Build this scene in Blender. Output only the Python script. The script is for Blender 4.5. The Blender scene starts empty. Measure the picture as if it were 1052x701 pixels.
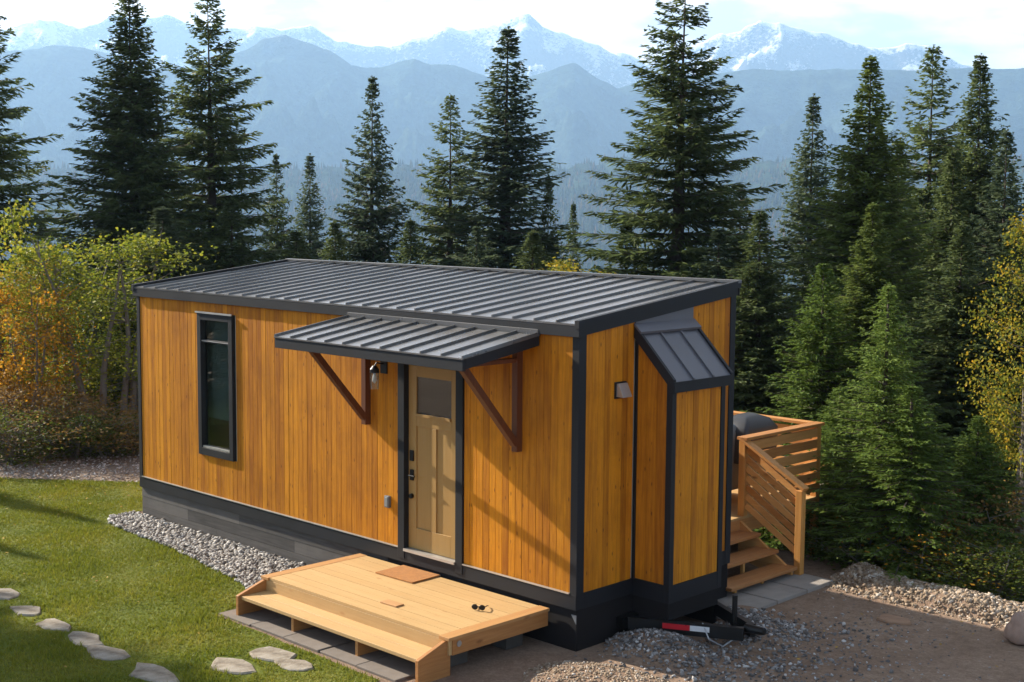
import bpy, math, random
import numpy as np
from mathutils import Vector, Matrix, noise
R = math.radians
S = bpy.context.scene
COL = S.collection
rnd = random.Random(7)
rng = np.random.default_rng(7)

# ------------------------------------------------------------------ camera
CAM = Vector((8.5348, -9.657, 3.7679)); F_PX = 1360.07
PITCH, YAW, ROLL = -.0948, -.775, .0078
fw = Vector((math.sin(YAW)*math.cos(PITCH), math.cos(YAW)*math.cos(PITCH), math.sin(PITCH)))
rt = Vector((math.cos(YAW), -math.sin(YAW), 0)); up = rt.cross(fw)
r2 = math.cos(ROLL)*rt + math.sin(ROLL)*up; u2 = -math.sin(ROLL)*rt + math.cos(ROLL)*up
cd = bpy.data.cameras.new('camera'); cam = bpy.data.objects.new('camera', cd); COL.objects.link(cam)
cam.matrix_world = Matrix(((r2.x, u2.x, -fw.x, CAM.x), (r2.y, u2.y, -fw.y, CAM.y), (r2.z, u2.z, -fw.z, CAM.z), (0, 0, 0, 1)))
cd.sensor_width = 36; cd.lens = F_PX/1052*36; cd.clip_start = .1; cd.clip_end = 60000
S.camera = cam

def ground_at(px, dist, lat=0):
    """a place on the land: bearing in photo columns, metres from the camera"""
    a = YAW + math.atan((px-526)/F_PX)
    return CAM.x + dist*math.sin(a), CAM.y + dist*math.cos(a)

# ------------------------------------------------------------------ node helpers
def new_mat(name):
    m = bpy.data.materials.new(name); m.use_nodes = True
    nt = m.node_tree; nt.nodes.clear()
    return m, nt
def N(nt, t, **kw):
    n = nt.nodes.new(t)
    for k, v in kw.items():
        if k in n.inputs: n.inputs[k].default_value = v
        else: setattr(n, k, v)
    return n
def L(nt, a, b): nt.links.new(a, b)
def ramp(nt, stops, fac=None, interp='LINEAR'):
    n = nt.nodes.new('ShaderNodeValToRGB'); cr = n.color_ramp; cr.interpolation = interp
    while len(cr.elements) > 1: cr.elements.remove(cr.elements[0])
    for i, (p, c) in enumerate(stops):
        e = cr.elements[0] if i == 0 else cr.elements.new(p)
        e.position = p; e.color = (c[0], c[1], c[2], 1) if not isinstance(c, (int, float)) else (c, c, c, 1)
    if fac is not None: L(nt, fac, n.inputs[0])
    return n
def coords(nt, scale=(1, 1, 1), kind='Object'):
    t = N(nt, 'ShaderNodeTexCoord'); m = N(nt, 'ShaderNodeMapping'); m.inputs['Scale'].default_value = scale
    L(nt, t.outputs[kind], m.inputs['Vector']); return m.outputs[0]
def noise_n(nt, vec, scale, detail=4, rough=.55, dist=0):
    n = N(nt, 'ShaderNodeTexNoise', Scale=scale, Detail=detail, Roughness=rough, Distortion=dist); L(nt, vec, n.inputs['Vector']); return n.outputs[0]
def math_n(nt, op, a, b=None, clamp=False):
    n = N(nt, 'ShaderNodeMath', operation=op, use_clamp=clamp)
    for i, v in enumerate((a, b)):
        if v is None: continue
        if isinstance(v, (int, float)): n.inputs[i].default_value = v
        else: L(nt, v, n.inputs[i])
    return n.outputs[0]
def mix_n(nt, fac, a, b, mode='MIX'):
    n = N(nt, 'ShaderNodeMix', data_type='RGBA', blend_type=mode)
    for i, v in ((0, fac), (6, a), (7, b)):
        if isinstance(v, (int, float)): n.inputs[i].default_value = v
        elif isinstance(v, tuple): n.inputs[i].default_value = (v[0], v[1], v[2], 1)
        else: L(nt, v, n.inputs[i])
    return n.outputs[2]
def finish(nt, col, rough=.7, bump=None, bstr=.3, bdist=.01, metal=0, spec=.5, extra=None, rough_in=None):
    p = N(nt, 'ShaderNodeBsdfPrincipled', Roughness=rough, Metallic=metal)
    p.inputs['Specular IOR Level'].default_value = spec
    if isinstance(col, tuple): p.inputs['Base Color'].default_value = (*col[:3], 1)
    else: L(nt, col, p.inputs['Base Color'])
    if rough_in is not None: L(nt, rough_in, p.inputs['Roughness'])
    if bump is not None:
        b = N(nt, 'ShaderNodeBump', Strength=bstr, Distance=bdist); L(nt, bump, b.inputs['Height']); L(nt, b.outputs[0], p.inputs['Normal'])
    o = N(nt, 'ShaderNodeOutputMaterial')
    if extra: extra(p, o)
    else: L(nt, p.outputs[0], o.inputs['Surface'])
    return p

def mat_plain(name, col, rough=.6, metal=0, var=.12, scale=6, spec=.5, bstr=.1):
    m, nt = new_mat(name); v = coords(nt)
    n = noise_n(nt, v, scale, 5)
    c = mix_n(nt, n, tuple(c*(1-var*1.5) for c in col), tuple(min(1, c*(1+var*1.5)) for c in col))
    n2 = noise_n(nt, v, scale*14, 3)
    ro = math_n(nt, 'MULTIPLY_ADD', n, .25); nt.nodes[-1].inputs[2].default_value = rough-.12
    finish(nt, c, rough, n2, bstr, .004, metal, spec, rough_in=ro)
    return m

def mat_wood(name, dark, light, axis='z', rough=.55, knots=True, knot_col=(.10, .03, .008), grain=1.0, spec=.35, wear=0, spread=1.0, kscale=1.0):
    """sawn boards: every loose board gets a tone of its own, grain runs along the axis, small knots"""
    m, nt = new_mat(name)
    g = N(nt, 'ShaderNodeNewGeometry'); rp = g.outputs['Random Per Island']
    long, across = .9, 16
    sc = {'z': (across, across, long), 'x': (long, across, across), 'y': (across, long, across)}[axis]
    t = N(nt, 'ShaderNodeTexCoord')
    off = N(nt, 'ShaderNodeVectorMath', operation='ADD'); L(nt, t.outputs['Object'], off.inputs[0])
    cv = N(nt, 'ShaderNodeCombineXYZ'); r1 = math_n(nt, 'MULTIPLY', rp, 37.0); L(nt, r1, cv.inputs[0]); L(nt, r1, cv.inputs[1]); L(nt, r1, cv.inputs[2])
    L(nt, cv.outputs[0], off.inputs[1])
    mp = N(nt, 'ShaderNodeMapping'); mp.inputs['Scale'].default_value = sc; L(nt, off.outputs[0], mp.inputs['Vector'])
    gr = noise_n(nt, mp.outputs[0], 2.2, 6, .6, .35)
    fine = noise_n(nt, mp.outputs[0], 9, 3, .6)
    tone = math_n(nt, 'ADD', math_n(nt, 'MULTIPLY', math_n(nt, 'SUBTRACT', rp, .5), .8*spread), math_n(nt, 'MULTIPLY', gr, grain))
    c = ramp(nt, [(.15, dark), (.75, light)], tone).outputs[0]
    c = mix_n(nt, math_n(nt, 'MULTIPLY', fine, .35*grain), c, tuple(x*.55 for x in dark))
    if knots:
        ks = {'z': (7, 7, 2.6), 'x': (2.6, 7, 7), 'y': (7, 2.6, 7)}[axis]
        km = N(nt, 'ShaderNodeMapping'); km.inputs['Scale'].default_value = ks; L(nt, off.outputs[0], km.inputs['Vector'])
        vo = N(nt, 'ShaderNodeTexVoronoi', Scale=kscale); L(nt, km.outputs[0], vo.inputs['Vector'])
        kf = ramp(nt, [(.06, 1), (.16, 0)], vo.outputs['Distance']).outputs[0]
        sel = math_n(nt, 'GREATER_THAN', vo.outputs['Color'], .42)
        c = mix_n(nt, math_n(nt, 'MULTIPLY', math_n(nt, 'MULTIPLY', kf, sel), .8), c, knot_col)
    if wear:
        w = noise_n(nt, t.outputs['Object'], 1.6, 6, .65)
        wf = ramp(nt, [(.45, 0), (.75, wear)], w).outputs[0]
        c = mix_n(nt, wf, c, tuple(x*.5 for x in dark))
    finish(nt, c, rough, gr, .25, .004, 0, spec)
    return m

def mat_stone(name, stops, rough=.85, scale=18):
    m, nt = new_mat(name)
    g = N(nt, 'ShaderNodeNewGeometry'); c = ramp(nt, stops, g.outputs['Random Per Island']).outputs[0]
    n = noise_n(nt, coords(nt), scale, 5, .65)
    c = mix_n(nt, .6, c, ramp(nt, [(.25, .55), (.8, 1.35)], n).outputs[0], 'MULTIPLY')
    finish(nt, c, rough, n, .5, .01, 0, .3)
    return m

def mat_leaf(name, cols, trans=.35, rough=.6, hue_noise=.8, clump=1.2, spec=.12):
    m, nt = new_mat(name)
    g = N(nt, 'ShaderNodeNewGeometry'); rp = g.outputs['Random Per Island']
    n = noise_n(nt, coords(nt), clump, 3, .6)
    f = math_n(nt, 'ADD', math_n(nt, 'MULTIPLY', rp, 1-hue_noise*.5), math_n(nt, 'MULTIPLY', math_n(nt, 'SUBTRACT', n, .3), hue_noise))
    oi = N(nt, 'ShaderNodeObjectInfo')
    f = math_n(nt, 'ADD', f, math_n(nt, 'MULTIPLY', math_n(nt, 'SUBTRACT', oi.outputs['Random'], .5), .35), True)
    k = len(cols); c = ramp(nt, [(i/(k-1)*.9+.03, cc) for i, cc in enumerate(cols)], f).outputs[0]
    def ex(p, o):
        tr = N(nt, 'ShaderNodeBsdfTranslucent'); L(nt, c, tr.inputs['Color'])
        mx = N(nt, 'ShaderNodeMixShader'); mx.inputs[0].default_value = trans
        L(nt, p.outputs[0], mx.inputs[1]); L(nt, tr.outputs[0], mx.inputs[2]); L(nt, mx.outputs[0], o.inputs['Surface'])
    finish(nt, c, rough, None, spec=spec, extra=ex)
    return m

M = {}
M['cedar'] = mat_wood('stained_cedar', (.30, .088, .005), (.76, .30, .012), 'z', .6, spec=.2, wear=.4, spread=.48, kscale=2.1)
M['fresh'] = mat_wood('new_pine_boards', (.52, .32, .13), (.65, .44, .205), 'x', .6, knot_col=(.42, .22, .08), grain=.7, spread=.25, wear=.12)
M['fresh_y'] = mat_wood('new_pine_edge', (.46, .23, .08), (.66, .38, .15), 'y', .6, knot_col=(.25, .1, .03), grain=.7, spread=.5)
M['rail'] = mat_wood('railing_pine', (.50, .22, .06), (.78, .42, .14), 'x', .55, knot_col=(.2, .07, .02), grain=.8)
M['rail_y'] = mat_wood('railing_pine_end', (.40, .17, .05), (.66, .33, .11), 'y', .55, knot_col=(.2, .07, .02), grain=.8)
M['rail_z'] = mat_wood('post_pine', (.55, .25, .06), (.80, .44, .14), 'z', .55, knot_col=(.2, .07, .02), grain=.8)
M['tread'] = mat_wood('stained_treads', (.36, .15, .05), (.60, .30, .11), 'y', .5, knots=False)
M['brace'] = mat_wood('dark_stained_brace', (.11, .035, .013), (.20, .070, .027), 'z', .5, knots=False)
M['door'] = mat_wood('pale_fir_door', (.38, .225, .072), (.52, .325, .115), 'z', .5, knots=False, grain=.4, spread=.15)
M['grey_board'] = mat_wood('weathered_skirting', (.045, .041, .038), (.14, .127, .115), 'x', .8, knots=False, wear=.5)
M['black'] = mat_plain('black_trim_metal', (.013, .014, .017), .55, 0, .2, 3, spec=.3)
M['skirt'] = mat_plain('black_painted_board', (.014, .012, .012), .8, 0, .2, 2, spec=.2)
M['roof'] = mat_plain('charcoal_standing_seam', (.10, .096, .092), .27, .0, .22, 1.1, spec=.8, bstr=.02)
M['bayroof'] = mat_plain('charcoal_sheet_steel', (.12, .12, .135), .38, .1, .10, 2.2, bstr=.03)
M['flash'] = mat_plain('pale_flashing', (.55, .53, .50), .35, .6, .1)
M['steel'] = mat_plain('galvanised_steel', (.42, .43, .44), .4, .8, .15)
M['iron'] = mat_plain('black_iron', (.02, .02, .02), .45, .6, .2)
M['white'] = mat_plain('white_plastic', (.68, .68, .68), .5, 0, .06)
M['red'] = mat_plain('red_reflector', (.55, .02, .03), .3, 0, .05)
M['inner'] = mat_plain('interior_wall_paint', (.66, .72, .64), .8, 0, .05)
M['blanket'] = mat_plain('red_blanket', (.45, .12, .10), .9, 0, .4, 18)
M['sheet'] = mat_plain('pale_bedding', (.6, .58, .54), .9, 0, .1)
M['mat'] = mat_plain('coir_mat', (.40, .17, .045), .95, 0, .25, 30, bstr=.8)
M['cover'] = mat_plain('vinyl_cover', (.035, .036, .04), .45, 0, .3, 5, bstr=.2)
M['coverg'] = mat_plain('grey_vinyl', (.14, .15, .15), .5, 0, .2, 5, bstr=.2)
M['concrete'] = mat_plain('concrete', (.28, .25, .22), .9, 0, .2, 7, bstr=.6)
M['darkc'] = mat_plain('dark_concrete', (.075, .065, .055), .9, 0, .3, 7, bstr=.6)  # darker concrete for the pier blocks
M['paver'] = mat_plain('paving_concrete', (.17, .14, .115), .9, 0, .25, 6, bstr=.6)
M['bark'] = mat_plain('spruce_bark', (.075, .055, .043), .95, 0, .4, 8, bstr=1)
M['palebark'] = mat_plain('grey_aspen_bark', (.16, .14, .115), .9, 0, .35, 9, bstr=.7)
def mat_flag():
    m, nt = new_mat('flagstone'); v = coords(nt)
    n = noise_n(nt, v, 5, 8, .7); c = ramp(nt, [(.3, (.12, .095, .07)), (.47, (.26, .22, .17)), (.68, (.40, .36, .30))], n).outputs[0]
    finish(nt, c, .9, n, .9, .03, 0, .2); return m
M['flag'] = mat_flag()
def mat_glass(name, tint=(.9, .95, .93), tr=.55):
    m, nt = new_mat(name)
    gl = N(nt, 'ShaderNodeBsdfGlossy', Roughness=.02); gl.inputs['Color'].default_value = (.95, .97, 1, 1)
    tp = N(nt, 'ShaderNodeBsdfTransparent'); tp.inputs['Color'].default_value = (*tint, 1)
    fr = N(nt, 'ShaderNodeFresnel', IOR=1.5); a = math_n(nt, 'MULTIPLY_ADD', fr.outputs[0], .9); nt.nodes[-1].inputs[2].default_value = .03
    mx = N(nt, 'ShaderNodeMixShader'); L(nt, a, mx.inputs[0]); L(nt, tp.outputs[0], mx.inputs[1]); L(nt, gl.outputs[0], mx.inputs[2])
    o = N(nt, 'ShaderNodeOutputMaterial'); L(nt, mx.outputs[0], o.inputs['Surface']); return m
M['glass'] = mat_glass('window_glass')
M['dglass'] = mat_glass('door_glass', (.45, .5, .5))
M['cobble'] = mat_stone('rounded_cobbles', [(0, (.14, .12, .105)), (.35, (.27, .245, .22)), (.7, (.38, .35, .31)), (1, (.60, .57, .53))], .8)
M['crushed'] = mat_stone('crushed_grey_rock', [(0, (.09, .08, .075)), (.5, (.19, .175, .165)), (.85, (.33, .315, .30)), (1, (.6, .58, .56))], .8)
M['rubble'] = mat_stone('tan_rubble', [(0, (.20, .14, .09)), (.5, (.32, .24, .165)), (.88, (.42, .34, .26)), (1, (.62, .57, .50))], .9)
M['boulder'] = mat_stone('pinkish_boulder', [(0, (.36, .24, .18)), (1, (.40, .28, .22))], .9, 7)
M['spruce'] = mat_leaf('spruce_needles', [(.062, .088, .034), (.115, .150, .052), (.165, .205, .070)], .45)
M['spruce_b'] = mat_leaf('blue_green_needles', [(.056, .082, .048), (.100, .134, .068), (.145, .180, .086)], .45)
M['sunlit_green'] = mat_leaf('sunlit_tint_needles', [(.072, .105, .026), (.135, .180, .040), (.195, .245, .058)], .42)  # yellow-green of sunlit branches put into the needle colour
M['young'] = mat_leaf('young_green_needles', [(.075, .120, .022), (.130, .195, .036), (.190, .260, .055)], .4)
M['yellowleaf'] = mat_leaf('yellow_green_leaves', [(.10, .14, .018), (.20, .24, .026), (.34, .33, .035), (.50, .31, .03)], .45)
M['greenleaf'] = mat_leaf('olive_green_leaves', [(.045, .07, .012), (.09, .12, .02), (.18, .19, .03)], .4)
M['goldleaf'] = mat_leaf('golden_green_leaves', [(.08, .12, .02), (.18, .20, .025), (.40, .31, .03), (.60, .33, .03)], .45)
M['orangeleaf'] = mat_leaf('orange_autumn_leaves', [(.30, .17, .025), (.55, .26, .02), (.60, .38, .04)], .45)
M['rust'] = mat_leaf('rusty_dry_leaves', [(.13, .08, .035), (.26, .16, .05), (.38, .24, .06)], .35)
M['grassb'] = mat_leaf('lawn_blades', [(.105, .14, .014), (.20, .222, .022), (.34, .30, .05)], .35, hue_noise=1.1, clump=.9)

def mat_ground():
    m, nt = new_mat('site_ground'); v = coords(nt)
    g = N(nt, 'ShaderNodeNewGeometry'); sp = N(nt, 'ShaderNodeSeparateXYZ'); L(nt, g.outputs['Position'], sp.inputs[0])
    n1 = noise_n(nt, v, .7, 8, .65); n2 = noise_n(nt, v, 9, 8, .7); n3 = noise_n(nt, v, 45, 4, .7)
    dirt = ramp(nt, [(.3, (.16, .103, .070)), (.5, (.26, .178, .125)), (.68, (.38, .28, .20))], math_n(nt, 'ADD', math_n(nt, 'MULTIPLY', n1, .5), math_n(nt, 'MULTIPLY', n2, .5))).outputs[0]
    dirt = mix_n(nt, .6, dirt, ramp(nt, [(.3, .6), (.7, 1.35)], n3).outputs[0], 'MULTIPLY')
    floor = ramp(nt, [(.3, (.035, .030, .016)), (.5, (.07, .07, .03)), (.7, (.11, .085, .04))], n2).outputs[0]
    f = math_n(nt, 'MULTIPLY', math_n(nt, 'ADD', sp.outputs[2], .95), -3, True)
    c = mix_n(nt, f, dirt, floor)
    finish(nt, c, .95, math_n(nt, 'ADD', n2, math_n(nt, 'MULTIPLY', n3, .5)), .8, .03, 0, .15); return m
M['ground'] = mat_ground()
def mat_lawn():
    m, nt = new_mat('lawn_turf'); v = coords(nt)
    n1 = noise_n(nt, v, .9, 6, .6); n2 = noise_n(nt, v, 30, 5, .7)
    c = ramp(nt, [(.3, (.07, .10, .012)), (.5, (.12, .145, .018)), (.7, (.20, .19, .035))], math_n(nt, 'ADD', math_n(nt, 'MULTIPLY', n1, .6), math_n(nt, 'MULTIPLY', n2, .4))).outputs[0]
    finish(nt, c, .95, n2, .9, .03, 0, .15); return m
M['lawn'] = mat_lawn()
def mat_path():
    m, nt = new_mat('path_gravel'); v = coords(nt)
    n1 = noise_n(nt, v, 1.5, 6, .6); vo = N(nt, 'ShaderNodeTexVoronoi', Scale=22); L(nt, v, vo.inputs['Vector'])
    c = ramp(nt, [(.3, (.18, .13, .095)), (.7, (.32, .245, .185))], n1).outputs[0]
    c = mix_n(nt, .6, c, ramp(nt, [(.1, 1.2), (.6, .6)], vo.outputs['Distance']).outputs[0], 'MULTIPLY')
    finish(nt, c, .95, vo.outputs['Distance'], .8, .02, 0, .2); return m
M['path'] = mat_path()
def mat_mountain(name, snowline, softness, rock, forest, treeline, sc=1.0):
    m, nt = new_mat(name)
    g = N(nt, 'ShaderNodeNewGeometry'); sp = N(nt, 'ShaderNodeSeparateXYZ'); L(nt, g.outputs['Position'], sp.inputs[0])
    nz = N(nt, 'ShaderNodeSeparateXYZ'); L(nt, g.outputs['Normal'], nz.inputs[0])
    n1 = noise_n(nt, g.outputs['Position'], .004*sc, 9, .62); n2 = noise_n(nt, g.outputs['Position'], .03*sc, 6, .7)
    zz = math_n(nt, 'ADD', sp.outputs[2], math_n(nt, 'MULTIPLY', math_n(nt, 'SUBTRACT', n1, .5), softness*2.2))
    zz = math_n(nt, 'ADD', zz, math_n(nt, 'MULTIPLY', math_n(nt, 'SUBTRACT', n2, .5), softness*1.6))
    tf = N(nt, 'ShaderNodeMapRange'); tf.inputs[1].default_value = treeline-60; tf.inputs[2].default_value = treeline+60; L(nt, zz, tf.inputs[0])
    fo = ramp(nt, [(.38, tuple(x*.45 for x in forest)), (.62, tuple(x*1.9 for x in forest))], math_n(nt, 'ADD', math_n(nt, 'MULTIPLY', n1, .55), math_n(nt, 'MULTIPLY', n2, .45))).outputs[0]
    ro = ramp(nt, [(.35, tuple(x*.6 for x in rock)), (.65, tuple(x*1.3 for x in rock))], n2).outputs[0]
    c = mix_n(nt, tf.outputs[0], fo, ro)
    sf = N(nt, 'ShaderNodeMapRange'); sf.inputs[1].default_value = snowline-softness*.35; sf.inputs[2].default_value = snowline+softness*.35; L(nt, zz, sf.inputs[0])
    steep = N(nt, 'ShaderNodeMapRange'); steep.inputs[1].default_value = .66; steep.inputs[2].default_value = .80
    L(nt, math_n(nt, 'ADD', nz.outputs[2], math_n(nt, 'MULTIPLY', math_n(nt, 'SUBTRACT', n2, .5), .9)), steep.inputs[0])
    s = math_n(nt, 'MULTIPLY', sf.outputs[0], steep.outputs[0])
    c = mix_n(nt, s, c, (.86, .87, .90))
    finish(nt, c, .9, math_n(nt, 'ADD', n1, math_n(nt, 'MULTIPLY', n2, .4)), .9, 60/sc, 0, .0); return m

# ------------------------------------------------------------------ object helpers
def tag(o, label=None, cat=None, group=None, kind=None):
    for k, v in (('label', label), ('category', cat), ('group', group), ('kind', kind)):
        if v: o[k] = v
    return o
def empty(name, loc, label, cat, group=None, rz=0):
    o = bpy.data.objects.new(name, None); o.empty_display_size = .2; COL.objects.link(o)
    o.location = loc; o.rotation_euler = (0, 0, rz); return tag(o, label, cat, group)
def world_of(o):
    w = Matrix.LocRotScale(o.location, o.rotation_euler, o.scale)
    return (world_of(o.parent) @ w) if o.parent else w
class MB:
    def __init__(s): s.v = []; s.f = []
    def poly(s, vs, fs):
        b = len(s.v); s.v += [tuple(v) for v in vs]; s.f += [tuple(b+i for i in f) for f in fs]; return s
    def box(s, x0, x1, y0, y1, z0, z1):
        x0, x1 = sorted((x0, x1)); y0, y1 = sorted((y0, y1)); z0, z1 = sorted((z0, z1))
        return s.poly([(x0, y0, z0), (x1, y0, z0), (x1, y1, z0), (x0, y1, z0), (x0, y0, z1), (x1, y0, z1), (x1, y1, z1), (x0, y1, z1)],
                      [(0, 3, 2, 1), (4, 5, 6, 7), (0, 1, 5, 4), (1, 2, 6, 5), (2, 3, 7, 6), (3, 0, 4, 7)])
    def hexa(s, p):
        """8 corners: bottom loop then top loop"""
        return s.poly(p, [(0, 3, 2, 1), (4, 5, 6, 7), (0, 1, 5, 4), (1, 2, 6, 5), (2, 3, 7, 6), (3, 0, 4, 7)])
    def bar(s, a, b, w, h, upv=(0, 0, 1)):
        a, b = Vector(a), Vector(b); d = (b-a).normalized(); sd = d.cross(Vector(upv)).normalized(); u = sd.cross(d)
        sd *= w/2; u *= h/2
        return s.hexa([a-sd-u, a+sd-u, b+sd-u, b-sd-u, a-sd+u, a+sd+u, b+sd+u, b-sd+u])
    def prism(s, prof, axis, a0, a1):
        """closed 2-D outline swept along an axis"""
        n = len(prof)
        def P(q, a): return (a, q[0], q[1]) if axis == 'x' else (q[0], a, q[1]) if axis == 'y' else (q[0], q[1], a)
        vs = [P(q, a0) for q in prof]+[P(q, a1) for q in prof]
        return s.poly(vs, [tuple(range(n))[::-1], tuple(range(n, 2*n))]+[(i, (i+1) % n, n+(i+1) % n, n+i) for i in range(n)])
    def tube(s, pts, rs, seg=8, cap=True):
        pts = [Vector(p) for p in pts]; n = len(pts)
        if isinstance(rs, (int, float)): rs = [rs]*n
        b = len(s.v); ref = Vector((0, 0, 1))
        for i, p in enumerate(pts):
            d = (pts[min(i+1, n-1)]-pts[max(i-1, 0)]).normalized()
            if abs(d.z) > .95: ref = Vector((1, 0, 0))
            else: ref = Vector((0, 0, 1))
            if i == 0: sd = d.cross(ref).normalized()
            else: sd = (sd-d*sd.dot(d)).normalized()
            u = sd.cross(d)
            for k in range(seg):
                a = 2*math.pi*k/seg; s.v.append(tuple(p+(sd*math.cos(a)+u*math.sin(a))*rs[i]))
        for i in range(n-1):
            for k in range(seg): s.f.append((b+i*seg+k, b+i*seg+(k+1) % seg, b+(i+1)*seg+(k+1) % seg, b+(i+1)*seg+k))
        if cap: s.f.append(tuple(b+k for k in range(seg))[::-1]); s.f.append(tuple(b+(n-1)*seg+k for k in range(seg)))
        return s
    def build(s, name, mat, parent=None, bevel=0, smooth=False, label=None):
        me = bpy.data.meshes.new(name); v = s.v
        if parent is not None:
            inv = world_of(parent).inverted(); v = [tuple(inv @ Vector(q)) for q in v]
        me.from_pydata(v, [], s.f); me.validate(); me.materials.append(mat)
        import bmesh
        bm = bmesh.new(); bm.from_mesh(me); bmesh.ops.recalc_face_normals(bm, faces=bm.faces); bm.to_mesh(me); bm.free()
        if smooth: me.polygons.foreach_set('use_smooth', [True]*len(me.polygons))
        o = bpy.data.objects.new(name, me); COL.objects.link(o)
        if parent is not None: o.parent = parent
        if bevel:
            b = o.modifiers.new('bevel', 'BEVEL'); b.width = bevel; b.segments = 2; b.limit_method = 'ANGLE'
        if label: o['label'] = label
        return o
def np_mesh(name, V, Fc, mat, smooth=False):
    """V (n,3), Fc (m,k) all faces with k corners"""
    me = bpy.data.meshes.new(name); V = np.asarray(V, np.float32); Fc = np.asarray(Fc, np.int32); k = Fc.shape[1]
    me.vertices.add(len(V)); me.vertices.foreach_set('co', V.ravel())
    me.loops.add(Fc.size); me.loops.foreach_set('vertex_index', Fc.ravel())
    me.polygons.add(len(Fc)); me.polygons.foreach_set('loop_start', np.arange(0, Fc.size, k, dtype=np.int32)); me.polygons.foreach_set('loop_total', np.full(len(Fc), k, np.int32))
    if smooth: me.polygons.foreach_set('use_smooth', np.ones(len(Fc), bool))
    me.update(calc_edges=True); me.materials.append(mat); return me
def obj(name, me, parent=None, loc=(0, 0, 0)):
    o = bpy.data.objects.new(name, me); COL.objects.link(o); o.location = loc
    if parent is not None: o.parent = parent
    return o

# ------------------------------------------------------------------ lie of the land
G0 = -.57
def edge(x, y):
    e1 = y-4.62; e2 = -(x+13.5)*.707+(y-1.9)*.707
    return max(e1, e2)
def gz(x, y):
    e = edge(x, y)
    if e <= 0: return G0
    z = G0-.5*(min(e, 14)-.8*(1-math.exp(-min(e, 14)/.8)))
    if e > 14: z -= .32*(min(e, 90)-14)
    if e > 90: z -= .16*(min(e, 700)-90)
    z += .35*min(e/3, 1)*noise.noise(Vector((x*.35, y*.35, 0)))+min(e/20, 4)*noise.noise(Vector((x*.03, y*.03, 3)))
    return z
def build_ground():
    rs = list(np.linspace(0, 26, 66))+list(np.geomspace(27, 30000, 60)); na = 220
    V = []; F = []
    for i, r in enumerate(rs):
        for k in range(na):
            a = 2*math.pi*k/na; x, y = -1+r*math.cos(a), r*math.sin(a)
            V.append((x, y, max(gz(x, y), -150)))
    for i in range(len(rs)-1):
        for k in range(na): F.append((i*na+k, (i+1)*na+k, (i+1)*na+(k+1) % na, i*na+(k+1) % na))
    me = np_mesh('ground', V, F, M['ground'], True); tag(obj('ground', me), kind='structure')
build_ground()

PROFC = [(-700, 60), (-400, 28), (-200, 45), (-60, 30), (0, 36), (20, 34), (45, 25), (62, 24), (85, 33), (105, 28), (120, 18), (150, 22), (175, 19), (205, 28), (245, 30), (290, 33), (320, 27), (345, 42), (360, 45), (401, 48), (429, 39), (444, 36), (456, 29), (473, 33), (490, 30), (514, 26), (528, 19), (540, 14), (548, 22), (555, 28), (573, 35), (597, 43), (624, 53), (650, 60), (700, 50), (731, 34), (754, 32), (773, 21), (803, 26), (845, 34), (870, 42), (896, 45), (920, 40), (948, 44), (979, 63), (1030, 80), (1120, 70), (1250, 40), (1500, 60), (1800, 50)]
PROFB = [(-700, 70), (-300, 50), (-60, 62), (0, 58), (27, 55), (73, 50), (110, 58), (150, 70), (200, 72), (253, 54), (274, 40), (294, 36), (325, 47), (360, 66), (377, 70), (400, 67), (425, 61), (442, 69), (456, 66), (480, 73), (497, 80), (530, 84), (555, 74), (586, 63), (603, 74), (631, 90), (660, 80), (700, 76), (755, 70), (850, 68), (950, 67), (1052, 66), (1150, 72), (1300, 60), (1500, 80), (1800, 90)]
PROFA = [(-700, 165), (-200, 180), (0, 178), (120, 170), (260, 176), (420, 168), (560, 172), (640, 160), (760, 166), (900, 150), (1052, 158), (1300, 140), (1800, 150)]
def interp(prof, x):
    for (a, ya), (b, yb) in zip(prof, prof[1:]):
        if a <= x <= b: return ya+(yb-ya)*(x-a)/(b-a)
    return prof[-1][1]
def ridge(name, prof, Rc, front, back, base, amp, mat, spur, seed, na=560, nr=64, jag=2.0):
    V = []; F = []
    pxs = np.linspace(-300, 1350, na)
    for i, px in enumerate(pxs):
        a = YAW+math.atan((px-526)/F_PX); ca = math.cos(a-YAW)
        crest = (221-interp(prof, px)-jag*(noise.fractal(Vector((px*.06, seed, 0)), 1, 2, 5)))/F_PX*Rc*ca+CAM.z
        for j in range(nr):
            t = -1+2*j/(nr-1)
            d = front*t if t < 0 else back*t
            s = abs(t)
            x = CAM.x+(Rc+d)*math.sin(a); y = CAM.y+(Rc+d)*math.cos(a)
            p = Vector((x/spur, y/spur, seed))
            rid = noise.ridged_multi_fractal(p, 1.0, 2.1, 6, 1.0, 2.0)-1.0
            z = base+(crest-base)*(1-s**.85 if t < 0 else 1-s)
            env = min(1, s*3.2)*(1-s)**.5
            z += amp*env*(rid-.55)
            V.append((x, y, z))
    for i in range(na-1):
        for j in range(nr-1): F.append((i*nr+j, (i+1)*nr+j, (i+1)*nr+j+1, i*nr+j+1))
    tag(obj(name, np_mesh(name, V, F, mat, True)), kind='structure')
ridge('snowy_mountains', PROFC, 7000, 2300, 1200, -160, 520, mat_mountain('snow_and_rock', 700, 150, (.10, .10, .11), (.03, .045, .035), 560, 1.6), 520, 3.3, na=760, nr=130, jag=2.4)
ridge('blue_mountains', PROFB, 4600, 1900, 900, -160, 300, mat_mountain('forested_slopes', 640, 90, (.09, .10, .10), (.032, .048, .034), 600, 2.2), 420, 8.1, na=700, nr=110, jag=1.6)
ridge('forested_hill', PROFA, 2600, 1600, 700, -160, 40, mat_mountain('near_forest', 9000, 50, (.06, .06, .04), (.03, .046, .026), 9000, 3), 420, 1.7, jag=4)

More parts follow.
